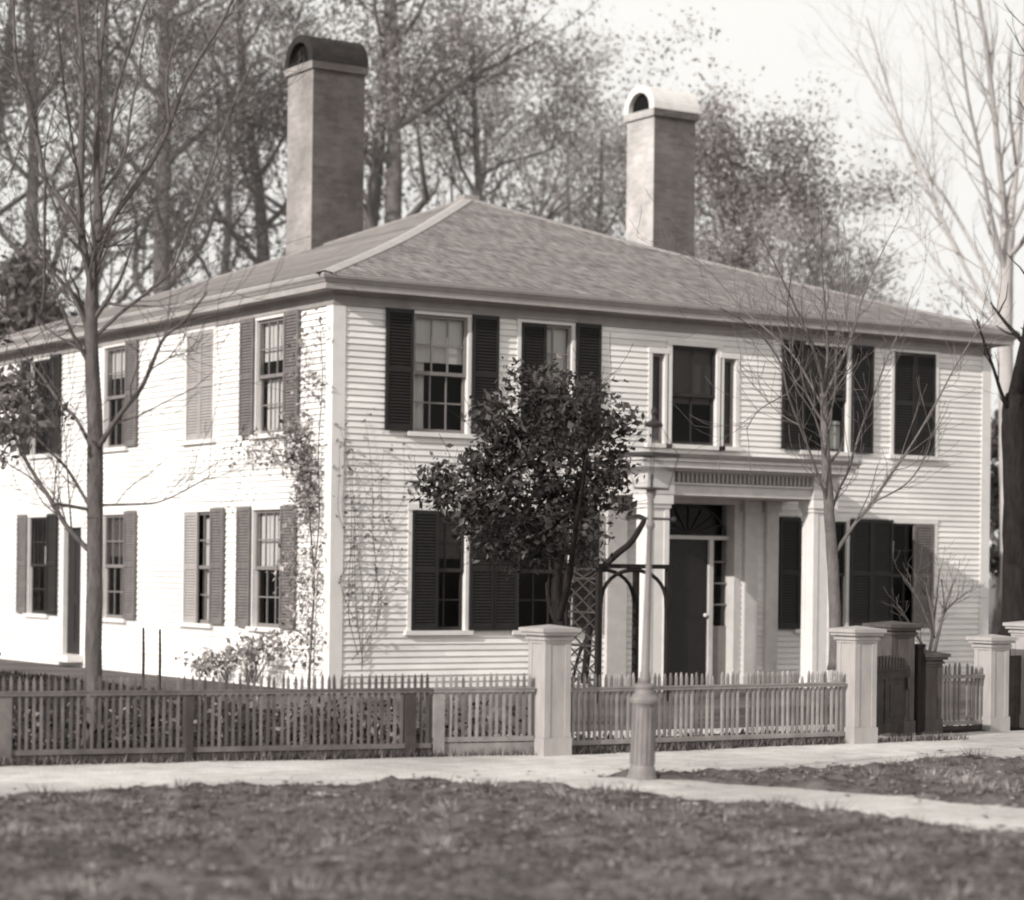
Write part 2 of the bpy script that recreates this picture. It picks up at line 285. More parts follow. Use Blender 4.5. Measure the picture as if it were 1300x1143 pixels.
PALE=[
 [(21.04, 7.91, 1.04, 0.1833), (20.97, 7.95, 3.62, 0.1763), (20.92, 7.99, 5.68, 0.1692), (20.89, 8.01, 7.4, 0.1622), (20.9, 8.0, 8.61, 0.1551), (20.93, 7.98, 9.29, 0.134)],
 [(20.93, 7.98, 9.12, 0.0795), (20.44, 7.74, 10.42, 0.0681), (19.98, 7.48, 11.69, 0.0568), (19.49, 7.24, 12.93, 0.0477), (18.98, 7.01, 14.15, 0.0397), (18.66, 6.86, 14.9, 0.0284)],
 [(20.94, 7.97, 9.04, 0.0738), (21.92, 8.78, 10.88, 0.0681), (22.92, 9.65, 12.9, 0.0568), (24.0, 10.63, 15.23, 0.0454)],
 [(20.89, 8.0, 7.06, 0.0568), (20.41, 8.4, 8.0, 0.0454), (20.08, 8.67, 8.78, 0.0431), (19.75, 8.96, 9.74, 0.0386), (19.35, 9.3, 10.78, 0.0341), (19.09, 9.54, 11.74, 0.0284), (18.81, 9.82, 12.96, 0.0227), (18.58, 10.04, 14.01, 0.017)],
 [(20.9, 8.0, 7.57, 0.0511), (20.66, 8.55, 8.64, 0.0409), (20.34, 9.22, 9.91, 0.0363), (20.03, 9.74, 10.73, 0.0341), (19.84, 10.11, 11.38, 0.0272), (19.49, 10.79, 12.68, 0.0204), (19.29, 11.25, 13.62, 0.0136)],
 [(20.91, 7.99, 8.26, 0.0568), (20.16, 7.72, 9.45, 0.0477), (19.52, 7.4, 10.62, 0.0409), (18.89, 7.11, 11.67, 0.0341), (18.34, 6.78, 12.7, 0.0272), (17.71, 6.4, 13.85, 0.0204)],
 [(20.91, 7.99, 6.89, 0.0454), (20.81, 8.94, 7.74, 0.0341), (20.72, 9.87, 8.61, 0.0272), (20.68, 10.61, 9.4, 0.0227), (20.63, 11.37, 10.2, 0.017), (20.48, 12.02, 10.72, 0.0114)],
 [(20.64, 8.16, 11.7, 0.0341), (20.55, 8.62, 12.8, 0.0272), (20.58, 9.05, 14.09, 0.0204), (20.64, 9.39, 15.22, 0.0159)],
 [(19.62, 8.82, 9.71, 0.0227), (20.19, 9.6, 11.17, 0.0204), (20.81, 10.42, 12.78, 0.0159), (21.35, 11.31, 14.44, 0.0114)],
 [(19.99, 8.58, 8.76, 0.0227), (19.83, 9.03, 8.97, 0.0204), (19.57, 9.77, 9.38, 0.0159), (19.27, 10.48, 9.52, 0.0114)],
 [(21.06, 7.9, 10.67, 0.0341), (20.61, 7.66, 11.96, 0.0272), (20.32, 7.31, 13.22, 0.0227)],
 [(20.4, 8.32, 10.83, 0.0227), (19.8, 8.43, 11.65, 0.0182), (19.31, 8.42, 12.78, 0.0148), (18.97, 8.32, 13.91, 0.0114)],
]
DARK=[
 [(8.61, -4.91, 0.75, 0.194), (8.59, -4.9, 2.06, 0.1883), (8.57, -4.89, 3.2, 0.1826), (8.54, -4.87, 4.0, 0.1712), (8.56, -4.88, 4.34, 0.1369)],
 [(8.52, -4.86, 4.0, 0.0359), (8.25, -4.92, 4.33, 0.0282), (8.02, -5.0, 4.65, 0.0231), (7.74, -5.09, 5.02, 0.0164), (7.51, -5.17, 5.33, 0.0103)],
 [(8.56, -4.88, 4.29, 0.1141), (8.43, -5.15, 4.77, 0.1027), (8.25, -5.51, 5.41, 0.0913), (7.93, -6.08, 6.44, 0.0742), (7.46, -6.71, 7.61, 0.0571), (6.92, -7.29, 8.73, 0.0399), (6.4, -7.88, 9.78, 0.0228)],
 [(8.83, -5.06, 6.06, 0.0571), (8.56, -5.78, 6.97, 0.0456), (8.2, -6.64, 8.03, 0.0342), (7.79, -7.23, 8.85, 0.0228)],
 [(8.96, -5.14, 7.32, 0.0456), (8.58, -5.29, 8.28, 0.0342), (8.27, -5.52, 9.33, 0.0228)],
 [(8.77, -5.02, 5.6, 0.0456), (9.15, -5.15, 6.08, 0.0388), (9.67, -5.33, 6.67, 0.0297), (10.07, -5.48, 7.03, 0.0183)],
]
SMALL=[
 [(-1.23, -7.78, 0.41, 0.0664), (-1.25, -7.77, 1.03, 0.062), (-1.3, -7.74, 1.48, 0.0549), (-1.27, -7.76, 1.92, 0.0487), (-1.31, -7.73, 2.45, 0.0399), (-1.36, -7.7, 3.16, 0.0266), (-1.33, -7.72, 3.69, 0.0177)],
 [(-1.27, -7.76, 1.12, 0.0399), (-1.38, -8.12, 1.57, 0.0354), (-1.54, -8.44, 2.0, 0.0301), (-1.71, -8.83, 2.51, 0.0213), (-1.87, -9.16, 2.91, 0.0142)],
 [(-1.28, -7.75, 1.74, 0.031), (-1.41, -7.47, 2.27, 0.0248), (-1.62, -7.14, 2.72, 0.0195), (-1.93, -6.78, 2.86, 0.0124)],
 [(-1.29, -7.75, 2.01, 0.0266), (-1.19, -8.01, 2.62, 0.0195), (-1.19, -8.23, 3.32, 0.0124)],
 [(-1.3, -7.73, 2.36, 0.0221), (-1.69, -7.74, 2.97, 0.0177), (-2.01, -7.72, 3.39, 0.0106)],
 [(-1.25, -7.77, 1.03, 0.0354), (-1.27, -7.58, 1.3, 0.031), (-1.23, -7.44, 1.56, 0.0133)],
]
CLUMPS=[(-1.43, -7.65, 2.8, 0.84, 0.71), (-1.2, -7.8, 3.65, 0.62, 0.35), (-0.76, -8.08, 3.3, 0.21, 0.28), (-2.4, -7.03, 2.68, 0.3, 0.28), (-1.42, -7.66, 2.16, 0.75, 0.44), (-1.81, -7.41, 3.28, 0.43, 0.4), (-0.97, -7.95, 2.88, 0.39, 0.41), (-1.95, -7.32, 2.88, 0.44, 0.4), (-1.36, -7.7, 3.29, 0.62, 0.4), (-1.18, -7.81, 2.23, 0.32, 0.41), (-1.66, -7.5, 3.86, 0.21, 0.16), (-2.1, -7.23, 2.44, 0.44, 0.19), (-1.79, -7.42, 2.02, 0.39, 0.25), (-0.84, -8.03, 2.53, 0.3, 0.32), (-2.21, -7.16, 2.3, 0.23, 0.18)]
BUSH=[
 [(5.42, -6.53, 0.56, 0.026), (5.48, -6.56, 1.08, 0.0208), (5.38, -6.5, 1.6, 0.0125)],
 [(5.49, -6.57, 0.67, 0.0229), (5.59, -6.66, 1.29, 0.0177), (5.69, -6.73, 1.66, 0.0104)],
 [(5.49, -6.57, 0.87, 0.0187), (5.22, -6.58, 1.34, 0.0125), (4.99, -6.55, 1.65, 0.0083)],
 [(5.54, -6.6, 1.08, 0.0156), (5.64, -6.68, 1.29, 0.0125), (5.84, -6.81, 1.48, 0.0083)],
 [(5.47, -6.56, 0.98, 0.0166), (5.62, -6.47, 1.44, 0.0125), (5.72, -6.4, 1.79, 0.0083)],
 [(5.39, -6.5, 1.44, 0.0104), (5.1, -6.59, 1.72, 0.0083)],
 [(5.61, -6.64, 1.24, 0.0104), (5.78, -6.38, 1.65, 0.0083)],
 [(5.44, -6.54, 0.61, 0.0208), (5.04, -6.66, 0.98, 0.0146), (4.69, -6.77, 1.29, 0.0094)],
]
VINE=[
 [(1.88, -3.68, 0.19, 0.0528), (1.93, -3.71, 0.91, 0.0528), (1.96, -3.73, 1.44, 0.0528), (2.04, -3.79, 1.7, 0.0475), (2.22, -3.9, 1.92, 0.0475), (2.38, -4.0, 2.08, 0.0443), (2.48, -4.07, 2.27, 0.0422), (2.53, -4.1, 2.4, 0.038), (2.45, -4.05, 2.45, 0.0264)],
 [(1.95, -3.72, 0.91, 0.0317), (1.9, -3.53, 0.59, 0.0264), (1.91, -3.37, 0.24, 0.0211)],
 [(1.96, -3.73, 1.33, 0.0317), (2.13, -3.43, 1.97, 0.0264), (2.22, -3.21, 2.4, 0.0211), (2.41, -3.17, 2.62, 0.0158)],
]

# ------------------------------------------------------------------ the house
W, D = 12.72, 13.6           # front width along x, depth along y
Z0, ZT = -0.22, 5.66          # clapboards from / to
house = empty('clapboard_house', (0,0,0), 'two storey white clapboard house with hipped roof, two tall chimneys and a columned porch', 'house')

SILL_L, TOP_L, SILL_U, TOP_U = .80, 2.56, 3.70, 5.42
# windows: centre along wall, opening width, z0, z1
FW = [('ul1',1.77,.92,SILL_U,TOP_U),('ul2',3.62,.92,SILL_U,TOP_U),('uc',6.41,.88,SILL_U,5.25),('ucl',5.71,.24,SILL_U,5.1),('ucr',7.11,.24,SILL_U,5.1),
      ('ul4',9.10,.92,SILL_U,TOP_U),('ul5',11.02,.92,SILL_U,TOP_U),
      ('ll1',1.77,.92,SILL_L,TOP_L),('ll2',3.62,.92,SILL_L,TOP_L),('ll4',9.08,.98,SILL_L,TOP_L),('ll5',11.03,.92,SILL_L,TOP_L)]
SW = [('su1',1.95,.92,SILL_U,TOP_U),('su2',4.40,.98,SILL_U,TOP_U),('su3',7.77,.92,SILL_U,TOP_U),('su4',11.15,.92,SILL_U,TOP_U),
      ('sl1',1.99,.92,SILL_L,TOP_L),('sl2',4.42,.98,SILL_L,TOP_L),('sl3',7.75,.92,SILL_L,TOP_L),('sl4',11.22,.92,SILL_L,TOP_L)]
FDOOR = (5.72, 7.24, -.14, 2.78)
SDOOR = (9.17, 9.97, .12, 2.36)

def clap(length, openings, tf, e=.092, lap=.027):
    """lapped boards as real geometry, cut away at the openings"""
    mb = MB(); rr = random.Random(int(length*100))
    n = int(round((ZT-Z0)/e)); e = (ZT-Z0)/n
    def dep(z, zb):   # proud distance of the board face
        return lap - (lap-.003)*(z-zb)/e
    for i in range(n):
        zb = Z0 + i*e; zt = zb + e; t = rr.uniform(.93, 1.05)
        zs = sorted({zb, zt} | {z for o in openings for z in (o[2], o[3]) if zb < z < zt})
        for a, b in zip(zs, zs[1:]):
            mid = (a+b)/2
            cuts = sorted((o[0], o[1]) for o in openings if o[2] < mid < o[3])
            x = 0.0; runs = []
            for c0, c1 in cuts:
                if c0 > x: runs.append((x, c0))
                x = max(x, c1)
            if x < length: runs.append((x, length))
            for x0, x1 in runs:
                k = max(1, int((x1-x0)/1.7))
                for j in range(k):
                    p = x0+(x1-x0)*j/k; q = x0+(x1-x0)*(j+1)/k
                    tj = t*rr.uniform(.93,1.04)
                    mb.face([tf(p,-dep(a,zb),a), tf(q,-dep(a,zb),a), tf(q,-dep(b,zb),b), tf(p,-dep(b,zb),b)], tj)
                    if a == zb:
                        mb.face([tf(p,-.002,a), tf(q,-.002,a), tf(q,-dep(a,zb),a), tf(p,-dep(a,zb),a)])
    return mb
fo = [(c-w/2, c+w/2, a, b) for _,c,w,a,b in FW] + [FDOOR]
so = [(c-w/2, c+w/2, a, b) for _,c,w,a,b in SW] + [SDOOR]
clap(W, fo, lambda x,y,z:(x,y,z)).build('wall', M['clap'], house)
clap(D, so, lambda x,y,z:(y,x,z), lap=.027).build('wall', M['clap'], house)
clap(W, [], lambda x,y,z:(x,D-y,z)).build('wall', M['clap'], house)
clap(D, [], lambda x,y,z:(W-y,x,z)).build('wall', M['clap'], house)
# added dark box behind the glass keeps the windows black
mb = MB(); mb.box(.55, W-.55, .55, D-.55, -.23, 5.6); mb.build('dark_backing_box', M['window_backing'], house)
mb = MB(); mb.box(.01, W-.01, .01, D-.01, -.30, -.24); mb.box(.02, W-.02, .02, D-.02, 5.61, 5.64); mb.build('dark_backing_slabs', M['window_backing'], house)
mb = MB()
for x0,x1,y0,y1 in ((-.03,W+.03,-.03,.08),(-.03,W+.03,D-.08,D+.03),(-.03,.08,.08,D-.08),(W-.08,W+.03,.08,D-.08)): mb.box(x0,x1,y0,y1,-.75,-.22)
mb.build('foundation', M['stone'], house)
def corner(cx, cy, sx, sy):
    mb = MB(); a = .035; w = .17
    x0, x1 = sorted((cx - sx*a, cx + sx*w)); y0, y1 = sorted((cy - sy*a, cy + sy*.012))
    mb.box(x0, x1, y0, y1, -.22, 5.5)
    x0, x1 = sorted((cx - sx*a, cx + sx*.012)); y0, y1 = sorted((cy + sy*.012, cy + sy*w))
    mb.box(x0, x1, y0, y1, -.22, 5.5)
    mb.build('corner_board', M['trim'], house)
corner(0,0,1,1); corner(W,0,-1,1); corner(0,D,1,-1); corner(W,D,-1,-1)
# cornice: one profile mitred round the four sides
def loop(prof, mb):
    C = [[(-d,-d,z),(W+d,-d,z),(W+d,D+d,z),(-d,D+d,z)] for d,z in prof]
    for a, b in zip(C, C[1:]):
        for k in range(4):
            mb.face([a[k], a[(k+1)%4], b[(k+1)%4], b[k]])
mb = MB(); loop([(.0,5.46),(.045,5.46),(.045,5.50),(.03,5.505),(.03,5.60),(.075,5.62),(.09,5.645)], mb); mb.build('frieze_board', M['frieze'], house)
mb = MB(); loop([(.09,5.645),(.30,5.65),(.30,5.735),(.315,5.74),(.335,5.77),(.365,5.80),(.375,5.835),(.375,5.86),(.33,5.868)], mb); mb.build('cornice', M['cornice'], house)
# roof: stepped courses on the four hipped slopes
EV = .36; ZE = 5.862; AX, AY, AZ = W/2, D/2, 8.42
def course_side(mb, A, B, apex, n=48):
    A = Vector(A); B = Vector(B); P = Vector(apex)
    nrm = (B-A).cross(P-A).normalized()
    if nrm.z < 0: nrm = -nrm
    Lw = (B-A).length; ht = (P-(A+B)/2).length
    for i in range(n):
        t0 = i/n; t1 = (i+1)/n
        sag0 = -0.10*math.sin(PI*t0)*.9; sag1 = -0.10*math.sin(PI*t1)*.9   # slight kick at the eaves
        a0 = A.lerp(P,t0)+Vector((0,0,sag0)); b0 = B.lerp(P,t0)+Vector((0,0,sag0)); a1 = A.lerp(P,t1)+Vector((0,0,sag1)); b1 = B.lerp(P,t1)+Vector((0,0,sag1))
        lift = nrm*.010
        u0 = Lw*t0/2; u1 = Lw*t1/2
        k = max(1, int(Lw*(1-t0)/1.2))
        for j in range(k):
            f0 = j/k; f1 = (j+1)/k
            w0 = R.uniform(-.004,.004)
            p, q = a0.lerp(b0,f0)+lift*(1+w0*30), a0.lerp(b0,f1)+lift*(1+w0*30)
            r_, s_ = a1.lerp(b1,f1)+nrm*.003, a1.lerp(b1,f0)+nrm*.003
            uu = lambda x, v: (x, v*ht)
            mb.face([p,q,r_,s_], 1.0, [uu(u0+(Lw-2*u0)*f0,t0),uu(u0+(Lw-2*u0)*f1,t0),uu(u1+(Lw-2*u1)*f1,t1),uu(u1+(Lw-2*u1)*f0,t1)])
            mb.face([a0.lerp(b0,f0)-nrm*.005,a0.lerp(b0,f1)-nrm*.005,q,p], 1.0, [uu(0,t0)]*4)
    return mb
E = [(-EV,-EV,ZE),(W+EV,-EV,ZE),(W+EV,D+EV,ZE),(-EV,D+EV,ZE)]
mb = MB()
for k in range(4): course_side(mb, E[k], E[(k+1)%4], (AX,AY,AZ))
roof = mb.build('roof', M['shingle'], house)
for k in range(4):
    mb = MB(); A = Vector(E[k]); P = Vector((AX,AY,AZ)); h = (P-A); h.z = 0; h.normalize(); s = Vector((-h.y,h.x,0))
    n = 14
    for j in range(n):
        t0, t1 = j/n, (j+1)/n
        f = lambda t: A.lerp(P,t)+Vector((0,0,-0.09*math.sin(PI*t)+.03))
        a, b = f(t0), f(t1)
        for sg in (-1,1):
            e0 = a + s*sg*.125 + Vector((0,0,-.035)); e1 = b + s*sg*.125 + Vector((0,0,-.035))
            mb.face([a,b,e1,e0]); mb.face([e0,e1,e1-Vector((0,0,.03)),e0-Vector((0,0,.03))])
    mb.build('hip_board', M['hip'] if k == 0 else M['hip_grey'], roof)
mb = MB(); mb.box(AX-.16,AX+.16,AY-.16,AY+.16,AZ-.06,AZ+.045); mb.build('roof_cap', M['hip_grey'], roof)

def chimney(x0, x1, y0, y1, zb, zs, hood, label, bm, sunlit_m):
    mb = MB()
    def wall(P, Q, z0, z1, o=0):
        P = Vector(P); Q = Vector(Q); l = (Q-P).length
        mb.face([(P.x,P.y,z0),(Q.x,Q.y,z0),(Q.x,Q.y,z1),(P.x,P.y,z1)], 1, [(o,z0),(o+l,z0),(o+l,z1),(o,z1)])
    c = [(x0,y0),(x1,y0),(x1,y1),(x0,y1)]
    for k in range(4): wall(c[k], c[(k+1)%4], zb, zs, k*.5)
    # corbelled band
    e = .045
    c2 = [(x0-e,y0-e),(x1+e,y0-e),(x1+e,y1+e),(x0-e,y1+e)]
    for k in range(4):
        wall(c2[k], c2[(k+1)%4], zs, zs+.14, k*.5)
        a, b = c[k], c[(k+1)%4]; p, q = c2[k], c2[(k+1)%4]
        mb.face([(a[0],a[1],zs),(b[0],b[1],zs),(q[0],q[1],zs),(p[0],p[1],zs)],1,[(0,0),(1,0),(1,.05),(0,.05)])
    mb.face([(p[0],p[1],zs+.14) for p in c2],1,[(0,0),(1,0),(1,1),(0,1)])
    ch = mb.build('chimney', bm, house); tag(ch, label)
    ch.data.materials.append(sunlit_m)
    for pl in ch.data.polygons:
        if pl.normal.x < -.9: pl.material_index = 1  # left faces take the brick with sunlight in its colour
    # arched hood, open at its two ends
    hb = MB(); n = 16; yc = (y0+y1)/2; ro = (y1-y0)/2+.05; ri = ro-.15; z = zs+.14; xa, xb = x0-.05, x1+.05
    def ring(r, x): return [(x, yc - r*math.cos(PI*i/n), z + .04 + .92*r*math.sin(PI*i/n)) for i in range(n+1)]
    oa, ob, ia, ib = ring(ro,xa), ring(ro,xb), ring(ri,xa), ring(ri,xb)
    for i in range(n):
        hb.face([oa[i],oa[i+1],ob[i+1],ob[i]]); hb.face([ia[i],ib[i],ib[i+1],ia[i+1]])
        hb.face([oa[i],ia[i],ia[i+1],oa[i+1]]); hb.face([ob[i],ob[i+1],ib[i+1],ib[i]])
    hb.box(xa, xb, yc-ro, yc-ri, z, z+.04); hb.box(xa, xb, yc+ri, yc+ro, z, z+.04)
    h = hb.build('chimney_hood', hood, ch)
    fb = MB(); fb.box(xa+.09, xb-.09, yc-ri+.004, yc+ri-.004, z+.002, z+.05)
    ring2 = ring(ri-.004, (xa+xb)/2+.1)
    fb.face(ring2)
    ring3 = ring(ri-.004, xa+.10); fb.face(ring3)  # black half-discs stand for the shade inside the hood
    fb.build('hood_shade', M['hood_inside'], ch)
chimney(4.17, 5.25, 8.68, 9.68, 6.6, 10.84, M['hood_dark'], 'tall brick chimney with a sooty black arched hood', M['brick'], M['brick_sunlit'])
chimney(10.15, 11.12, 6.30, 7.18, 6.2, 10.28, M['hood_white'], 'tall brick chimney with a white arched hood', M['pale_brick'], M['pale_brick_sunlit'])

# ---- windows and shutters
def shutter_mesh(w, h, m, name='shutter'):
    mb = MB(); st = .05; d = .036
    mb.box(0, st, 0, d, 0, h); mb.box(w-st, w, 0, d, 0, h)
    for a, b in ((0,.08),(h*.5-.035,h*.5+.035),(h-.065,h)): mb.box(st, w-st, .002, d-.002, a, b)
    p = .044
    for a, b in ((.08, h*.5-.035), (h*.5+.035, h-.065)):
        k = int((b-a)/p); q = (b-a)/k
        for i in range(k):
            z = a + i*q
            mb.face([(st,.004,z+.002),(w-st,.004,z+.002),(w-st,d-.006,z+q+.008),(st,d-.006,z+q+.008)])
            mb.face([(st,.004,z+.002),(st,.010,z-.004),(w-st,.010,z-.004),(w-st,.004,z+.002)])
    return mb.mesh(name, m)
_sh = {}
def shutter(parent, x, h, mkey, w=.46, y=-.078, ang=0.0, label=None):
    k = (round(w,3), round(h,3), mkey)
    if k not in _sh: _sh[k] = shutter_mesh(w, h, M[mkey])
    o = link('shutter', _sh[k], parent, (x, y, 0), (0,0,ang))
    if label: tag(o, label)
    return o
def window(c, w, z0, z1, side, cols=3, rows=2, shade=0.0, drape=None, sash='sash', sh=(), shade_mat='curtain', casing=.065, name='window', label=None, sill=True, dual=True):
    """local x along the wall to the viewer's right, y into the wall, z up from the sill"""
    h = z1-z0
    loc = (c,0,z0) if not side else (0,c,z0)
    rot = (0,0,0) if not side else (0,0,-PI/2)
    mb = MB(); a = w/2; k = casing
    mb.box(-a-k, -a, -.034, .10, 0, h); mb.box(a, a+k, -.034, .10, 0, h)
    mb.box(-a-k-.01, a+k+.01, -.042, .10, h, h+.085)
    if sill: mb.box(-a-k-.05, a+k+.05, -.085, .10, -.065, 0)
    else: mb.box(-a-k, a+k, -.034, .10, -.06, 0)
    f = mb.build(name, M['trim'], house, loc=loc, rot=rot); tag(f, label)
    mb = MB(); y = .045; s = .045
    half = h*.5 if dual else h
    def leaf(za, zb, yy):
        mb.box(-a, -a+s, yy, yy+.035, za, zb); mb.box(a-s, a, yy, yy+.035, za, zb)
        mb.box(-a+s, a-s, yy, yy+.035, za, za+s*1.2); mb.box(-a+s, a-s, yy, yy+.035, zb-s, zb)
        for i in range(1, cols):
            x = -a+s+(2*a-2*s)*i/cols; mb.box(x-.011, x+.011, yy+.006, yy+.03, za+s*1.2, zb-s)
        for j in range(1, rows):
            z = za+s+(zb-za-2*s)*j/rows; mb.box(-a+s, a-s, yy+.008, yy+.028, z-.011, z+.011)
    if dual: leaf(half-.02, h, y-.034); leaf(0, half+.02, y+.002)
    else: leaf(0, h, y)
    sa = mb.build('sash', M[sash], f)
    g = MB()
    if dual:
        g.face([(-a,y-.016,half),(a,y-.016,half),(a,y-.016,h),(-a,y-.016,h)]); g.face([(-a,y+.02,0),(a,y+.02,0),(a,y+.02,half),(-a,y+.02,half)])
    else: g.face([(-a,y+.02,0),(a,y+.02,0),(a,y+.02,h),(-a,y+.02,h)])
    g.build('pane', M['glass'], f)
    if shade > 0:
        cb = MB(); n = 6
        for i in range(n):
            x0 = -a+.02+(2*a-.04)*i/n; x1 = -a+.02+(2*a-.04)*(i+1)/n
            cb.face([(x0,.105+.004*math.sin(i),h*(1-shade)),(x1,.105+.004*math.sin(i+1),h*(1-shade)),(x1,.105,h),(x0,.105,h)])
        cb.build('window_shade' , M[shade_mat], f)
    if drape:
        for x0, x1, zt in drape:
            cb = MB(); n = max(6, int((x1-x0)/.018))
            for i in range(n):
                p, q = x0+(x1-x0)*i/n, x0+(x1-x0)*(i+1)/n
                yp = .15+.014*math.sin(i*1.35); yq = .15+.014*math.sin((i+1)*1.35)
                cb.face([(p,yp,.02),(q,yq,.02),(q,yq,h*zt),(p,yp,h*zt)])
            cb.build('curtain', M['curtain'], f, smooth=True)
    for item in sh:
        kind, mk = item[0], item[1]
        ww = item[2] if len(item) > 2 else .46
        if kind == 'L': shutter(f, -a-.03-ww, h+.05, mk, ww)
        elif kind == 'R': shutter(f, a+.055, h+.05, mk, ww)
        elif kind == 'closedL': shutter(f, -a, h, mk, w/2-.004, -.038)
        elif kind == 'closedR': shutter(f, .004, h, mk, w/2-.004, -.038)
    return f
sd, sw_, sp = 'shutter_dark', 'shutter_lightened', 'shutter_pale'
# front, upper floor
window(1.77,.92,SILL_U,TOP_U,0, shade=.40, drape=[(-.44,-.2,.62)], sh=[('L',sd),('R',sd)])
window(3.62,.92,SILL_U,TOP_U,0, shade=.55, sh=[('closedL',sd),('R',sd)])
window(6.41,.88,SILL_U,5.25,0, cols=2, rows=1, shade=.58, shade_mat='blind', sash='sash_dark', casing=.09, label='wide middle window with a drab blind above the porch')
window(5.71,.24,SILL_U,5.1,0, cols=1, rows=1, sash='sash', casing=.07, shade=1.0, shade_mat='blind', dual=False, label='narrow side light of the middle window')
window(7.11,.24,SILL_U,5.1,0, cols=1, rows=1, sash='sash', casing=.07, shade=1.0, shade_mat='blind', dual=False, label='narrow side light of the middle window')
window(9.10,.92,SILL_U,TOP_U,0, sash='sash_dark', shade=.45, shade_mat='blind', drape=[(.1,.44,.3)], sh=[('L',sd),('R',sd)])
window(11.02,.92,SILL_U,TOP_U,0, sash='sash_dark', sh=[('closedL',sd),('closedR',sd)], label='window closed behind dark louvred shutters')
# front, lower floor
window(1.77,.92,SILL_L,TOP_L,0, shade=.4, sash='sash_dark', shade_mat='blind', sh=[('closedL',sd),('R',sd)])
window(3.62,.92,SILL_L,TOP_L,0, sash='sash_dark', sh=[('L',sd),('R',sd)])
window(9.08,.98,SILL_L,TOP_L,0, sash='sash_dark', sh=[('L',sd,.42),('R',sd)])
window(11.03,.92,SILL_L,TOP_L,0, sash='sash_dark', sh=[('closedR',sw_),('L',sd)])
# side wall
window(1.95,.92,SILL_U,TOP_U,1, shade=.36, drape=[(-.42,.12,.48)], sh=[('L',sw_),('R',sw_)])
window(4.40,.98,SILL_U,TOP_U,1, sh=[('closedL',sp),('closedR',sp)], label='blind window closed with pale faded shutters')
window(7.77,.92,SILL_U,TOP_U,1, shade=.3, sh=[('R',sw_)])
window(11.15,.92,SILL_U,TOP_U,1, sash='sash_dark', sh=[('L',sd),('R',sd)])
window(1.99,.92,SILL_L,TOP_L,1, shade=.48, sh=[('L',sw_),('R',sw_)])
window(4.42,.98,SILL_L,TOP_L,1, drape=[(-.16,.1,.95)], sh=[('closedL',sp),('R',sw_)])
window(7.75,.92,SILL_L,TOP_L,1, shade=.4, shade_mat='blind', sh=[('R',sw_)])
window(11.22,.92,SILL_L,TOP_L,1, sash='sash_dark', drape=[(-.1,.15,.7)], sh=[('L',sw_),('R',sd)])

# ---- side door
x0, x1, z0, z1 = SDOOR
mb = MB(); mb.box(-.034,.10,x0-.10,x0,z0,z1); mb.box(-.034,.10,x1,x1+.10,z0,z1); mb.box(-.045,.10,x0-.12,x1+.12,z1,z1+.12); mb.box(-.32,.10,x0-.14,x1+.14,.0,z0)
fr = mb.build('side_door', M['trim'], house)
mb = MB(); mb.box(.05,.09,x0,x1,z0,z1)
for a,b in ((x0+.09,x0+.35),(x0+.45,x1-.09)):
    for c,d in ((z0+.2,z0+.9),(z0+1.05,z1-.15)): mb.box(.042,.05,a,b,c,d)
mb.build('door_leaf', M['door'], fr)

# ---- front door with side lights and fan light
x0, x1, z0, z1 = FDOOR
mb = MB(); mb.box(x0-.12,x0,-.03,.3,-.14,z1); mb.box(x1,x1+.12,-.03,.3,-.14,z1); mb.box(x0-.15,x1+.15,-.045,.3,z1,z1+.12)
mb.box(5.94,6.02,.12,.2,-.14,2.22); mb.box(6.86,6.94,.12,.2,-.14,2.22); mb.box(x0,x1,.11,.2,2.22,2.28)
fd = mb.build('front_door', M['porch'], house)
mb = MB(); mb.box(6.02,6.86,.17,.21,-.14,2.22)
for a,b in ((6.10,6.40),(6.48,6.78)):
    for c,d in ((.05,.85),(1.0,2.05)): mb.box(a,b,.162,.17,c,d)
lf = mb.build('door_leaf', M['door'], fd)
mb = MB(); mb.lathe([(.012,0),(.03,.015),(.034,.035),(.02,.055),(.004,.06)], n=12); mb.build('handle', M['hood_white'], lf, loc=(6.80,.162,1.02), rot=(PI/2,0,0))
for a,b in ((x0,5.94),(6.94,x1)):
    mb = MB(); mb.box(a,b,.16,.2,-.14,.85)
    for k in range(1,4): mb.box(a,b,.15,.17,.85+k*.34-.012,.85+k*.34+.012)
    sl = mb.build('side_light', M['sash'], fd)
    g = MB(); g.face([(a,.18,.85),(b,.18,.85),(b,.18,2.22),(a,.18,2.22)]); g.build('pane', M['glass'], fd)
mb = MB(); cx = (x0+x1)/2
for k in range(0,9):
    a = PI*k/8; mb.bar((cx,.17,2.29),(cx+.72*math.cos(a),.17,2.29+.46*math.sin(a)),.02,.02,up=(0,1,0))
mb.tube([(cx+.72*math.cos(PI*k/24),.17,2.29+.46*math.sin(PI*k/24)) for k in range(25)],[.016]*25,6)
mb.build('fan_light', M['sash_dark'], fd)
g = MB(); g.face([(x0,.185,2.28),(x1,.185,2.28),(x1,.185,z1),(x0,.185,z1)]); g.build('pane', M['glass'], fd)

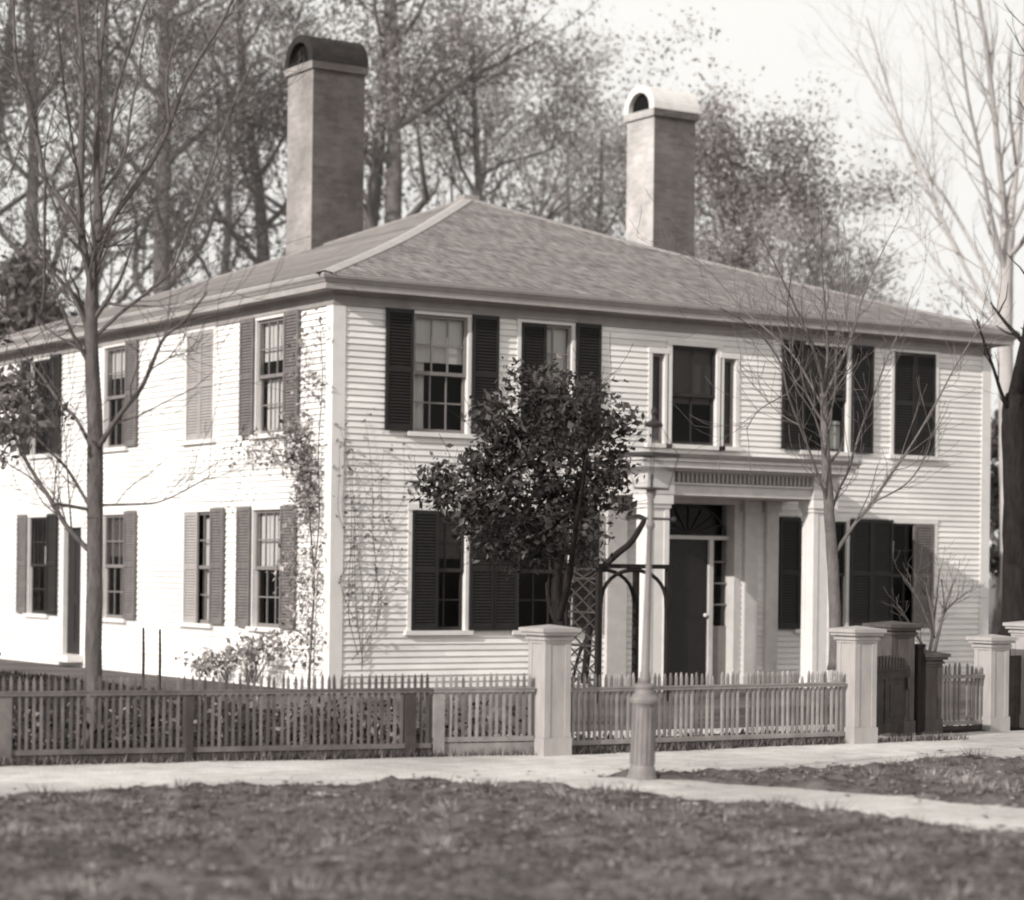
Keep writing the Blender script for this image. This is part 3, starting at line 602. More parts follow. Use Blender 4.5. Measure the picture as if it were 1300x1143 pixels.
# ---- portico
PX0, PX1, PD = 4.64, 8.34, 1.22
mb = MB()
mb.box(PX0+.02, PX1-.02, -PD+.02, -.03, 2.86, 3.02)             # architrave block (ceiling below)
mb.box(PX0-.02, PX1+.02, -PD-.02, -.03, 3.02, 3.05)
mb.box(PX0+.03, PX1-.03, -PD+.03, -.03, 3.05, 3.22)             # frieze
mb.box(PX0-.08, PX1+.08, -PD-.08, -.03, 3.22, 3.26)
mb.box(PX0-.20, PX1+.20, -PD-.20, -.03, 3.26, 3.36)
mb.box(PX0-.24, PX1+.24, -PD-.24, -.03, 3.36, 3.41)
for a in (PX0+.02, PX1-.48): mb.box(a-.03, a+.47, -PD-.045, -PD+.40, 2.863, 3.218)
po = mb.build('portico', M['porch'], house)
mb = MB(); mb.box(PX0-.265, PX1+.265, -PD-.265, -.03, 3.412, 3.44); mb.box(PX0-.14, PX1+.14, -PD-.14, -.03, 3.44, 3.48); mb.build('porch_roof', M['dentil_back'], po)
mb = MB(); k = PX0+.58
while k < PX1-.58:
    mb.box(k, k+.042, -PD-.012, -PD+.03, 3.06, 3.19); k += .083
mb.box(PX0+.56,PX1-.56,-PD-.016,-PD+.03,3.19,3.218)
mb.build('dentil_band', M['cornice'], po)
mb = MB(); mb.box(PX0+.54,PX1-.54,-PD+.012,-PD+.028,3.052,3.218); mb.build('dentil_shade_backing', M['dentil_back'], po)  # dark backing paints the shade between the dentils
def pier(xc, yc, w, h0, h1, dp, name='column'):
    mb = MB(); a = w/2; b = dp/2
    mb.box(xc-a-.05,xc+a+.05,yc-b-.05,yc+b+.05,h0,h0+.16); mb.box(xc-a-.025,xc+a+.025,yc-b-.025,yc+b+.025,h0+.16,h0+.21)
    mb.box(xc-a,xc+a,yc-b,yc+b,h0+.21,h1-.2)
    for sx in (-1,1):     # raised corner stiles leave a sunk panel on each face
        for sy in (-1,1):
            x0, x1 = sorted((xc+sx*(a+.012), xc+sx*(a-.08))); y0, y1 = sorted((yc+sy*(b+.012), yc+sy*(b-.08)))
            mb.box(x0,x1,y0,y1,h0+.213,h1-.203)
    mb.box(xc-a-.03,xc+a+.03,yc-b-.03,yc+b+.03,h1-.2,h1-.14); mb.box(xc-a-.055,xc+a+.055,yc-b-.055,yc+b+.055,h1-.14,h1-.002)
    mb.build(name, M['trim'], po)
pier(PX0+.24, -PD+.15, .38, -.15, 2.86, .26); pier(PX1-.26, -PD+.15, .38, -.15, 2.86, .26)
for a, b in ((4.74,5.10),(7.84,8.08),(7.40,7.66)):
    mb = MB(); mb.box(a,b,-.10,-.012,-.14,2.86); mb.box(a-.03,b+.03,-.13,-.012,-.14,.06); mb.box(a-.03,b+.03,-.13,-.012,2.68,2.858); mb.build('pilaster', M['porch'], po)
mb = MB(); mb.box(PX0-.1,PX1+.1,-PD-.12,-.035,-.42,-.152); mb.box(5.3,7.7,-PD-.46,-PD-.12,-.5,-.29); mb.build('porch_floor', M['stone'], po)

# ------------------------------------------------------------------ ground, walks, verge
def sstep(x):
    x = max(0.0, min(1.0, x)); return x*x*(3-2*x)
def nz(x, y, s=1.0, o=0.0): return noise.noise(Vector((x*s+o, y*s-o, o*.37)))
def fbm(x, y, s): return nz(x,y,s,3.1)*.55 + nz(x,y,s*2.3,7.7)*.3 + nz(x,y,s*5.1,1.9)*.18
def grid(name, x0, x1, y0, y1, st, fz, m, keep=None, smooth=True):
    nx = int(round((x1-x0)/st)); ny = int(round((y1-y0)/st)); v = []; f = []
    for j in range(ny+1):
        for i in range(nx+1):
            x = x0+(x1-x0)*i/nx; y = y0+(y1-y0)*j/ny; v.append((x,y,fz(x,y)))
    for j in range(ny):
        for i in range(nx):
            a = j*(nx+1)+i; f.append((a,a+1,a+nx+2,a+nx+1))
    me = bpy.data.meshes.new(name); me.from_pydata(v,[],f); me.materials.append(m)
    if smooth: me.polygons.foreach_set('use_smooth',[True]*len(f))
    me.update(); return link(name, me)
mb = MB(); mb.face([(-3000,-3000,-.09),(3000,-3000,-.09),(3000,3000,-.09),(-3000,3000,-.09)])
tag(mb.build('ground', M['far_ground']), kind='structure')
def walk_edge(x):      # street side edge of the sidewalk
    return -13.35 - .5*sstep((x+6.9)/1.6) + .16*nz(x,0,.9,4) + .07*nz(x,0,3.1,2)
def fence_y(x):        # line of the fence
    return -11.66 if x > -4 else -11.66 + (-4-x)*.18
def path_c(y): return -5.1 - (y+14.5)*.26
def verge_mask(x, y):
    d1 = walk_edge(x) - y
    dx = x - path_c(y)
    hw = .62 + (.55*math.exp((y+13.95)/.28) if y < -13.0 else .55)
    d2 = abs(dx) - (hw if dx < 0 else .62 - .62*math.exp(min(0,(y+13.8))/.35))
    return min(d1, d2) + .16*fbm(x,y,1.7) + .07*nz(x,y,6,2)
def verge_h(x, y):
    m = sstep(verge_mask(x,y)/.22+.25)
    return -.055 + m*(.085 + .06*fbm(x,y,.8) + .04*nz(x,y,4.5,9) + .03*nz(x,y,11,3)) + .03*math.exp(-((x+6.6)**2)/.12-((y+13.75)**2)/.05)
tag(grid('verge', -18, 8, -24, -12.9, .06, verge_h, M['dirt']), kind='structure')
tag(grid('sidewalk', -18, 14, -14.3, -9.3, .16, lambda x,y: .012*nz(x,y,.7,5)+.006*nz(x,y,3,8), M['walk']), kind='structure')
tag(grid('path', -9, -1, -24, -13.9, .16, lambda x,y: (.006 if abs(x-path_c(y)) < 1.25 or y > -14.4 else -.10)+.015*nz(x,y,.8,6)+.006*nz(x,y,3,1), M['walk']), kind='structure')
def yard_h(x, y):
    fy = fence_y(x) + (.62 if x > .2 else 0)
    m = sstep((y-fy-.02)/.14)
    bank = .30*sstep((-2.6-x)/3.2)*sstep((y+8.2)/4.5)
    dip = -.42*sstep((y+11.2)/6)*sstep((x+4.5)/3.5)
    return -.05 + m*(.085 + .03*fbm(x,y,.7) + bank + dip)
tag(grid('lawn', -16, 16, -12.2, 0.0, .16, yard_h, M['yard']), kind='structure')

def blades(name, n, x0, x1, y0, y1, fh, ok, h0, h1, m, w=.012, seed=1, lean=.5):
    rr = random.Random(seed); mb = MB(); c = 0; tries = 0
    while c < n and tries < n*6:
        tries += 1
        x = rr.uniform(x0,x1); y = rr.uniform(y0,y1)
        k = ok(x,y)
        if k <= 0 or rr.random() > k: continue
        z = fh(x,y)-.006; h = rr.uniform(h0,h1); a = rr.uniform(0,2*PI); l = rr.uniform(0,lean)*h; b = rr.uniform(0,2*PI)
        dx, dy = math.cos(a)*w*rr.uniform(.7,1.6), math.sin(a)*w
        t = rr.uniform(.45,1.7)*max(.25,1+1.3*fbm(x,y,.9)+.6*nz(x,y,5,2))
        mb.face([(x-dx,y-dy,z),(x+dx,y+dy,z),(x+math.cos(b)*l,y+math.sin(b)*l,z+h)], t); c += 1
    return tag(mb.build(name, m), kind='stuff')
vk = lambda x,y: max(0, min(1, (verge_mask(x,y)-.05)*3))*sstep(.55+1.1*fbm(x,y,1.3))
tag(blades('grass', 15000, -13.5, 2.5, -22, -13, verge_h, vk, .012, .048, M['grass'], .010, 3), 'short dry grass tufting the verge beside the street', 'grass')
tag(blades('grass', 20000, -13, 11, -11.4, -.35, yard_h, lambda x,y: 1 if y > fence_y(x)+(.8 if x>.2 else .2) else 0, .02, .07, M['yard_grass'], .014, 5), 'rough grass growing in the yard behind the fence', 'grass')
mb = MB(); rr = random.Random(8); c = 0
while c < 9000:
    x = rr.uniform(-13.5,2.5); y = rr.uniform(-22,-13.0)
    if verge_mask(x,y) < .04 and rr.random() > .10: continue
    z = max(verge_h(x,y), .012)+.008; s = rr.uniform(.010,.03); a = rr.uniform(0,6.28)
    q = []
    for k in range(4):
        aa = a + k*PI/2; l = s*(1.5 if k % 2 else .8); q.append((x+math.cos(aa)*l, y+math.sin(aa)*l, z+rr.uniform(-.003,.014)))
    mb.face(q, rr.choice((.35,.5,1.1,1.9,2.4))); c += 1
tag(mb.build('fallen_leaves', M['grass']), 'dead leaves scattered over the verge turf', 'leaf litter', kind='stuff')

rr = random.Random(14); mb = MB(); c = 0
while c < 5600:
    x = rr.uniform(-12.5,-3.9); y = fence_y(x)+rr.uniform(.15,2.6)
    if rr.random() > sstep(.45+1.3*fbm(x,y,1.5)): continue
    z = yard_h(x,y)+rr.random()**1.8*.42; s = rr.uniform(.02,.05); n = Vector((rr.gauss(0,1),rr.gauss(0,1),rr.gauss(0,1)+.6)).normalized(); b = n.orthogonal().normalized(); b = Quaternion(n, rr.uniform(0,6.28)) @ b; d = n.cross(b); p = Vector((x,y,z))
    mb.face([p-b*s,p-d*s*.5,p+b*s,p+d*s*.5], rr.choice((.5,.9,1.5,3.0,6.0))); c += 1
tag(mb.build('undergrowth', M['yard_grass']), 'mottled low garden growth behind the left picket fence', 'undergrowth', kind='stuff')
rr = random.Random(15); mb = MB()
for k in range(6500):
    x = rr.uniform(-12.5,1.2); y = fence_y(x)-.03-abs(rr.gauss(0,.045)); 
    if rr.random() > .25+.75*sstep(.5+1.4*nz(x,0,1.3,6)): continue
    h = rr.uniform(.02,.10); a = rr.uniform(0,6.28); w = .009
    mb.face([(x-math.cos(a)*w,y-math.sin(a)*w,-.01),(x+math.cos(a)*w,y+math.sin(a)*w,-.01),(x+rr.gauss(0,.03),y+rr.gauss(0,.03),h)], rr.uniform(.3,1.5))
tag(mb.build('weeds', M['grass']), 'thin weeds along the foot of the fences', 'weeds', kind='stuff')
rr = random.Random(16); mb = MB(); c = 0
while c < 190:
    x = rr.uniform(-13,2); y = rr.uniform(-21.5,-13.2)
    if verge_mask(x,y) < -.02 or rr.random() > sstep(.5+1.2*fbm(x,y,.8)): continue
    c += 1; t0 = rr.uniform(.5,2.3)
    for k in range(34):
        px_, py_ = x+rr.gauss(0,.05), y+rr.gauss(0,.05); z = verge_h(px_,py_)-.01; h = rr.uniform(.03,.11); a = rr.uniform(0,6.28); w = .007
        mb.face([(px_-math.cos(a)*w,py_-math.sin(a)*w,z),(px_+math.cos(a)*w,py_+math.sin(a)*w,z),(px_+(px_-x)*.7+rr.gauss(0,.02),py_+(py_-y)*.7+rr.gauss(0,.02),z+h)], t0*rr.uniform(.6,1.4))
tag(mb.build('grass_tufts', M['grass']), 'coarse tufts of grass on the verge', 'grass', kind='stuff')

# ------------------------------------------------------------------ fences and gate posts
def gate_post(x, y, w, h, m, label, group=None, rz=0.0):
    root = empty('gate_post', (x,y,0), label, 'gate post', group); root.rotation_euler = (0,0,rz)
    a = w/2
    mb = MB(); mb.box(-a-.02,a+.02,-a-.02,a+.02,-.06,.16); mb.build('plinth', m, root)
    mb = MB(); mb.box(-a,a,-a,a,.16,h-.16)
    s = w*.2
    for sx in (-1,1):
        for sy in (-1,1):
            x0, x1 = sorted((sx*(a+.008), sx*(a-s))); y0, y1 = sorted((sy*(a+.008), sy*(a-s)))
            mb.box(x0,x1,y0,y1,.162,h-.162)
    mb.build('shaft', m, root)
    mb = MB()
    for o, z0, z1 in ((.012,h-.16,h-.13),(.03,h-.13,h-.105),(.018,h-.105,h-.085),(.055,h-.085,h-.055),(.075,h-.055,h-.02)):
        mb.box(-a-o,a+o,-a-o,a+o,z0,z1)
    o = a+.075; z = h-.02
    for p, q in (((-o,-o),(o,-o)),((o,-o),(o,o)),((o,o),(-o,o)),((-o,o),(-o,-o))): mb.face([(p[0],p[1],z),(q[0],q[1],z),(0,0,h+.012)])
    mb.build('cap', m, root)
    return root
gate_post(-3.97,-11.66,.27,1.19,M['post'],'white panelled gate post left of the lamp, between two runs of picket fence')
gate_post(-.25,-11.66,.27,1.17,M['post'],'large white panelled gate post at the near corner of the recessed gateway')
gate_post(.86,-10.95,.31,1.20,M['post_dark'],'tall weathered gate post standing behind the dark gate')
gate_post(1.41,-10.88,.21,.88,M['post_dark'],'low grey gate post just right of the dark gate')
gate_post(2.38,-10.86,.25,1.05,M['post'],'white gate post at the right end of the short picket run')
gate_post(3.02,-10.80,.28,1.20,M['post'],'white gate post cut off by the right edge of the photo')

def fence(A, B, label, m, bm=None, h=.75, rail=.60, base=.08, sp=.0625, posts=(), arch=0.0, seed=1, top_dark=False):
    A = Vector((*A,0)); B = Vector((*B,0)); L = (B-A).length; ang = math.atan2(B.y-A.y, B.x-A.x)
    root = empty('picket_fence', A, label, 'fence'); root.rotation_euler = (0,0,ang)
    rr = random.Random(seed); mb = MB(); n = int(L/sp)
    for i in range(n):
        x = (i+.5)*L/n + rr.uniform(-.004,.004); w = .0118; t = rr.uniform(.6,1.25); q = rr.uniform(-.006,.006)
        zt = h + rr.uniform(-.012,.01) + arch*math.sin(PI*(1-x/L))
        if rr.random() < .04: zt -= rr.uniform(.03,.14)
        if rr.random() < .08: q *= 3.2
        if rr.random() < .012: continue
        z0 = base-.004
        v = len(mb.v)
        for yy in (-.011,.011):
            mb.v += [(x-w,yy,z0),(x+w,yy,z0),(x+w+q,yy,zt-.045),(x+q,yy,zt),(x-w+q,yy,zt-.045)]
        for f in ((0,1,2,3,4),(9,8,7,6,5),(0,5,6,1),(1,6,7,2),(2,7,8,3),(3,8,9,4),(4,9,5,0)):
            mb.f.append(tuple(v+k for k in f)); mb.tone.append(t); mb.uv.append(None)
    mb.build('picket_panel', m, root)
    mb = MB(); mb.box(0,L,-.028,.030,rail-.018,rail+.010); mb.box(0,L,-.036,.036,rail+.010,rail+.022); mb.build('top_rail', m, root)
    mb = MB(); mb.box(0,L,-.022,.024,base,base+.045); mb.build('bottom_rail', m, root)
    mb = MB(); mb.box(0,L,-.014,.016,-.05,base-.012); mb.build('base_board_or_shade', bm or m, root)  # a dark board colour stands in for shadow under the pickets
    for p, w, mm in posts:
        mb = MB(); mb.box(p-w/2,p+w/2,-.042,.10,-.06,rail-.03); mb.build('fence_post', mm, root)
    return root
mk = M['fence']; mk2 = mat('darker_fence_paint', .14, .85, .35, 5, .2, 60, .2, attr=True, dirt=.3); mk1 = mat('chalky_fence_paint', .26, .85, .28, 5, .2, 60, .2, attr=True, dirt=.2)  # long left run gets a darker tone than the other runs
fence((-5.10,-11.46),(-4.13,-11.64),'short picket fence run on a pale base board left of the white gate post', mk1, posts=((.05,.10,mk1),), seed=2, base=.13)
fence((-12.2,-10.18),(-5.12,-11.456),'long darker picket fence passing the bare tree at the left', mk2, M['fence_dark'], posts=((1.9,.10,mk2),(3.35,.11,mk2),(4.95,.06,M['fence_dark']),(6.99,.10,M['fence_dark'])), seed=3)
fence((-3.80,-11.66),(-.42,-11.66),'picket fence run behind the lamp post, between the two big white gate posts', mk1, M['fence_dark'], base=.075, h=.735, rail=.59, seed=4)
fence((1.54,-10.88),(2.24,-10.86),'short picket fence run with a swept top at the right of the gateway', mk1, M['fence_dark'], h=.70, rail=.60, arch=.05, seed=5)
# dark gate in the recess
g = empty('garden_gate', (-.08,-11.5,0), 'dark panelled gate with short pickets on top between two gate posts', 'gate'); g.rotation_euler = (0,0,math.atan2(.50,1.2))
mb = MB()
for a,b in ((0,.07),(.565,.635),(1.16,1.23)): mb.box(a,b,-.025,.025,.05,.70)
for a,b in ((.07,.565),(.635,1.16)):
    mb.box(a,b,-.022,.022,.05,.15); mb.box(a,b,-.022,.022,.61,.70)
mb.box(0,1.23,-.035,.035,.70,.725); mb.build('gate_frame', M['fence_dark'], g)
for a,b in ((.07,.565),(.635,1.16)):
    mb = MB(); mb.box(a,b,-.012,.012,.15,.61); mb.box(a+.06,b-.06,-.020,.014,.21,.55); mb.build('gate_panel', M['fence_dark'], g)
mb = MB()
for k in range(17):
    x = .04+k*.072; z = .80+.06*math.sin(PI*k/16); mb.box(x-.014,x+.014,-.009,.009,.725,z)
mb.build('gate_pickets', M['fence_dark'], g)
mb = MB(); mb.box(1.05,1.10,-.05,-.025,.50,.62); mb.build('latch', M['iron_dark'], g)
mb = MB(); mb.box(1.25,1.39,-.07,.07,-.05,.93); mb.box(1.235,1.405,-.085,.085,.93,.965); mb.build('hanging_post', M['bark_dark'], g)
# dark boundary board between the two right-hand posts
root = empty('board_fence', (2.52,-10.80,0), 'dark board panel between the two right-hand white gate posts', 'fence')
mb = MB()
for k in range(4): mb.box(.0+k*.09,.084+k*.09,-.012+.002*(k%2),.012,-.02,.82)
mb.build('boards', M['fence_dark'], root); mb = MB(); mb.box(0,.36,.013,.05,.55,.63); mb.box(0,.36,.013,.05,.12,.2); mb.build('rail', M['fence_dark'], root)

# ------------------------------------------------------------------ gas street lamp
lamp = empty('street_lamp', (-4.75,-14.22,-.01), 'slender grey gas street lamp with a four sided glass lantern on the verge', 'street lamp')
lamp.rotation_euler = (rad(.7),rad(1.0),0)
mb = MB(); mb.lathe([(.125,-.06),(.125,.03),(.115,.05),(.108,.10),(.098,.13),(.092,.60),(.10,.62),(.118,.64),(.122,.665),(.105,.69),(.082,.71),(.078,.75),(.088,.765),(.088,.785),(.06,.80)], n=24)
for k in range(16):
    a = 2*PI*k/16; mb.bar((.096*math.cos(a),.096*math.sin(a),.14),(.091*math.cos(a),.091*math.sin(a),.60),.012,.016,up=(math.cos(a),math.sin(a),0))
mb.build('base', M['iron'], lamp, smooth=False)
mb = MB(); mb.lathe([(.056,.79),(.044,.84),(.044,.88),(.037,.90),(.030,1.5),(.022,2.06),(.036,2.075),(.036,2.10),(.024,2.12),(.022,2.30),(.034,2.33),(.04,2.35),(.04,2.375)], n=18); mb.build('post', M['iron'], lamp, smooth=True)
dv = Vector((.842,-.539,0))
mb = MB(); mb.tube([tuple(dv*-.19+Vector((0,0,2.145))),tuple(dv*.19+Vector((0,0,2.145)))],[.011]*2,8)
for s in (-1,1): mb.lathe([(.004,2.125),(.019,2.135),(.019,2.155),(.004,2.165)], dv.x*.19*s, dv.y*.19*s, 10)
mb.build('ladder_rest', M['iron_dark'], lamp)
lr = PI/4-rad(32.6)
def lant(x, y, z, k): return (x*math.cos(lr)-y*math.sin(lr), x*math.sin(lr)+y*math.cos(lr), z)
cb = [(-.098,-.098),(.098,-.098),(.098,.098),(-.098,.098)]; ct = [(-.152,-.152),(.152,-.152),(.152,.152),(-.152,.152)]; cp = [(-.045,-.045),(.045,-.045),(.045,.045),(-.045,.045)]
zb, zt, zp = 2.39, 2.665, 2.90
mb = MB()
for k in range(4):
    a, b = cb[k], cb[(k+1)%4]; c, d = ct[k], ct[(k+1)%4]; e, f = cp[k], cp[(k+1)%4]
    mb.bar(lant(*a,zb,0), lant(*c,zt,0), .006,.006); mb.bar(lant(*c,zt,0), lant(*e,zp,0), .005,.005)
    mb.bar(lant(*a,zb,0), lant(*b,zb,0), .016,.016); mb.bar(lant(*c,zt,0), lant(*d,zt,0), .022,.024); mb.bar(lant(*e,zp,0), lant(*f,zp,0), .014,.014)
mb.lathe([(.04,2.375),(.06,2.38),(.02,2.388)], n=12)
mb.build('lantern_frame', M['iron_dark'], lamp)
gb = MB()
for k in range(4):
    a, b = cb[k], cb[(k+1)%4]; c, d = ct[k], ct[(k+1)%4]; e, f = cp[k], cp[(k+1)%4]
    gb.face([lant(*a,zb,0),lant(*b,zb,0),lant(*d,zt,0),lant(*c,zt,0)]); gb.face([lant(*c,zt,0),lant(*d,zt,0),lant(*f,zp,0),lant(*e,zp,0)])
gb.build('lantern_pane', M['lantern_glass'], lamp)
mb = MB(); mb.lathe([(.075,2.90),(.08,2.912),(.06,2.935),(.03,2.945),(.012,2.96),(.012,2.99),(.026,3.01),(.026,3.03),(.004,3.055)], n=14); mb.build('finial', M['iron_dark'], lamp)
mb = MB(); mb.tube([(0,0,2.38),(0,0,2.47)],[.012,.012],8); mb.lathe([(.02,2.47),(.012,2.50),(.004,2.51)],n=8); mb.build('burner', M['iron_dark'], lamp)

# ------------------------------------------------------------------ garden arch with lattice sides
ab = empty('garden_arch', (1.88,-4.0,0), 'dark wooden garden arch with lattice side beside the porch', 'arch')
wA, dA = 1.14, .75
for x in (0,wA):
    for y in (0,dA):
        mb = MB(); mb.box(x-.035,x+.035,y-.035,y+.035,-.05,1.78); mb.build('post', M['bark_dark'], ab)
for y in (0,dA):
    mb = MB(); mb.box(-.12,wA+.12,y-.028,y+.028,1.74,1.80)
    mb.tube([(wA/2-(wA/2-.03)*math.cos(PI*k/16), y, 1.22+.5*math.sin(PI*k/16)**.8) for k in range(17)],[.027]*17,8)
    mb.build('arch_rib', M['bark_dark'], ab)
for x in (0,):
    mb = MB()
    for k in range(9):
        z = .1+k*.2
        mb.bar((x-.006,0,z),(x-.006,dA,min(1.75,z+.42)),.012,.022); mb.bar((x+.008,dA,z),(x+.008,0,min(1.75,z+.42)),.012,.022)
    for k in range(4): mb.bar((x,0,.25+k*.45),(x,dA,.25+k*.45),.02,.03)
    mb.build('lattice_side', M['fence_dark'], ab)

# ------------------------------------------------------------------ trees
def smooth_line(b):
    P = [Vector(q[:3]) for q in b]; r = [q[3] for q in b]
    if len(P) < 3: return P, r
    oP, oR = [], []
    for i in range(len(P)-1):
        p0 = P[max(0,i-1)]; p1 = P[i]; p2 = P[i+1]; p3 = P[min(len(P)-1,i+2)]
        for k in range(5):
            t = k/5
            oP.append(.5*((2*p1)+(p2-p0)*t+(2*p0-5*p1+4*p2-p3)*t*t+(3*p1-p0-3*p2+p3)*t**3)); oR.append(r[i]+(r[i+1]-r[i])*t)
    oP.append(P[-1]); oR.append(r[-1]); return oP, oR
def twig(mb, p, d, L, r, lvl, rr, wob=.22, up=.06, tips=None, n=4, kids=(2,4)):
    segs = 4; pts = [p.copy()]; rads = [r]; st = L/segs
    for i in range(segs):
        d = (d + Vector((rr.gauss(0,wob),rr.gauss(0,wob),rr.gauss(0,wob)+up))).normalized()
        p = p + d*st; pts.append(p.copy()); rads.append(max(r*(1-.72*(i+1)/segs), .0025))
    mb.tube(pts, rads, n, cap=False)
    if tips is not None and lvl <= 1: tips.append((pts[-1], d)); tips.append((pts[2], d))
    if lvl > 0:
        for _ in range(rr.randint(*kids)):
            i = rr.randint(1, segs); q = pts[i]; dd = (pts[i]-pts[i-1]).normalized()
            ax = dd.orthogonal().normalized(); ax = Quaternion(dd, rr.uniform(0,2*PI)) @ ax
            nd = Quaternion(ax, rad(rr.uniform(25,58))) @ dd
            twig(mb, q, nd, L*rr.uniform(.5,.78), rads[i]*.7, lvl-1, rr, wob, up, tips, n, kids)
def leafquads(mb, c, n, spread, size, rr, tone, flat=1.0):
    for _ in range(n):
        o = Vector((rr.gauss(0,1),rr.gauss(0,1),rr.gauss(0,1)*flat)); p = c + o*spread
        a = Vector((rr.gauss(0,1),rr.gauss(0,1),rr.gauss(0,1))).normalized(); b = a.orthogonal().normalized(); b = Quaternion(a, rr.uniform(0,6.28)) @ b; c2 = a.cross(b)
        s = size*rr.uniform(.45,1.55); w = s*rr.uniform(.35,.65)
        mb.face([p-b*s, p-c2*w+a*s*.15, p+b*s, p+c2*w+a*s*.15], tone*rr.uniform(.65,1.4))
def bare_tree(branches, name, label, m, seed, twl=(.3,.8), every=2, lvl=1, minr=.02, group=None, up=.12, tipmat=None, n=10):
    rr = random.Random(seed)
    root = empty(name, Vector(branches[0][0][:3]), label, 'tree', group); o = root.location.copy()
    mb = MB(); tw = MB()
    for bi, b in enumerate(branches):
        P, r = smooth_line(b); P = [p-o for p in P]
        if bi == 0: r = [x*(1+.5*math.exp(-i*1.3)) for i, x in enumerate(r)]
        mb.tube(P, r, 14 if bi == 0 else 8, rough=.16 if bi == 0 else .10)
        for i in range(2, len(P)):
            if bi == 0 and i < len(P)*.6: continue
            if rr.random() < every:
                d = (P[i]-P[i-1]).normalized(); ax = Quaternion(d, rr.uniform(0,2*PI)) @ d.orthogonal().normalized()
                nd = Quaternion(ax, rad(rr.uniform(22,50))) @ d
                twig(tw, P[i], nd, rr.uniform(*twl), max(r[i]*.42, .004), lvl, rr, .13, up, None, 4, (1,3))
    mb.build('trunk', m, root, smooth=True); tw.build('twigs', tipmat or m, root, smooth=True)
    return root
bare_tree(LEFT, 'maple_tree', 'bare grey tree with forking stems behind the fence at the left', M['bark'], 21, (.4,1.1), .42, 2)
bare_tree(YOUNG, 'young_tree', 'young leafless tree with pale trunk fanning out in front of the porch', M['bark_pale'], 22, (.3,.9), .6, 1)
bare_tree(PALE, 'elm_tree', 'tall pale leafless elm reaching above the roof at the right edge', M['bark_haze'], 23, (.8,2.4), .5, 2)
bare_tree(DARK, 'elm_tree', 'dark rough tree trunk beside the right corner of the house', M['bark_dark'], 24, (.4,1.0), .4, 1)
bare_tree(BUSH, 'bare_shrub', 'leafless shrub of thin stems before the right lower window', M['bark_pale'], 25, (.15,.4), .9, 1)['category'] = 'shrub'

# dark leafy small tree before the front wall
rr = random.Random(31)
rt = empty('evergreen_tree', Vector(SMALL[0][0][:3]), 'small tree with dense dark glossy leaves in front of the windows', 'tree'); o = rt.location.copy()
mb = MB()
for b in SMALL:
    P, r = smooth_line(b); mb.tube([p-o for p in P], r, 8)
lf = MB(); tw = MB()
for cx, cy, cz, a, bz in CLUMPS:
    c = Vector((cx,cy,cz)); k = int(2250*a*bz/(.9*.8))+ 60
    for _ in range(max(4, int(k/26))):
        d = Vector((rr.gauss(0,1),rr.gauss(0,1),rr.gauss(0,1))).normalized()*(rr.random()**.45)
        ex = rr.uniform(1.15,1.5) if rr.random() < .22 else 1.0; q = c + Vector((d.x*a, d.y*a, d.z*bz))*ex
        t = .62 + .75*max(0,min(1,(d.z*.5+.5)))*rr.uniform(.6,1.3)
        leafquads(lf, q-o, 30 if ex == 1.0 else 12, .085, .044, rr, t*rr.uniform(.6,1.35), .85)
    for _ in range(5):
        d = Vector((rr.gauss(0,1),rr.gauss(0,1),rr.gauss(0,.7))).normalized()
        twig(tw, c-o-Vector((0,0,bz*.4)), d, a*1.1, .008, 1, rr, .2, .1, None, 4)
mb.build('trunk', M['bark_dark'], rt, smooth=True); tw.build('twigs', M['bark_dark'], rt); lf.build('crown', M['leaf_dark'], rt)

# vines
def vine_thing(lines, leaves, label, sm, lm, seed, size=.05, name='climbing_vine'):
    rr = random.Random(seed); p0 = Vector(lines[0][0][:3]); root = empty(name, p0, label, 'vine'); mb = MB()
    for b in lines:
        P, r = smooth_line(b); mb.tube([p-p0 for p in P], r, 6)
    mb.build('stem', sm, root, smooth=True)
    lb = MB()
    for (x,y,z,n,sp,t) in leaves: leafquads(lb, Vector((x,y,z))-p0, n, sp, size, rr, t, 1.2)
    if lb.f: lb.build('foliage', lm, root)
    return root
vine_thing(VINE, [(1.86,-3.9,1.9,30,.12,.5),(2.0,-3.7,2.1,20,.1,.6)], 'twisting dark vine stem climbing over the garden arch', M['bark_dark'], M['leaf_dark'], 41)
rr = random.Random(42)
st = [[(-.10,.45,.0,.02),(-.08,.42,.8,.017),(-.07,.38,1.5,.015),(-.07,.50,2.2,.013),(-.07,.62,2.9,.011),(-.07,.85,3.5,.008),(-.06,1.8,3.6,.005),(-.06,2.8,3.5,.003)],
      [(-.09,.40,1.4,.012),(-.07,.25,2.4,.010),(-.07,.30,3.4,.008),(-.07,.2,4.4,.006),(-.07,.3,5.2,.003)],
      [(-.08,.42,.6,.01),(-.07,1.0,.8,.008),(-.07,1.9,.7,.005),(-.06,3.0,.8,.003)],
      [(-.07,.6,2.9,.008),(-.07,1.0,3.0,.005),(-.07,1.4,3.4,.003)]]
lv = []
for k in range(52):
    t = rr.random(); lv.append((-.10-rr.random()*.12, .42+rr.gauss(0,.13)+.35*t, 2.35+1.45*t, 15, .085, rr.uniform(.5,1.6)))
for k in range(70): lv.append((-.10-rr.random()*.08, rr.uniform(.08,.95), rr.uniform(.3,5.2), 9, .10, rr.uniform(.7,1.9)))
for k in range(34): lv.append((-.10-rr.random()*.08, rr.uniform(.9,2.9), 3.5+rr.gauss(0,.13), 9, .10, rr.uniform(.6,1.6)))
for k in range(34): lv.append((-.14-rr.random()*.2, rr.uniform(.2,1.0), rr.uniform(.2,2.1), 8, .10, rr.uniform(.8,2.0)))
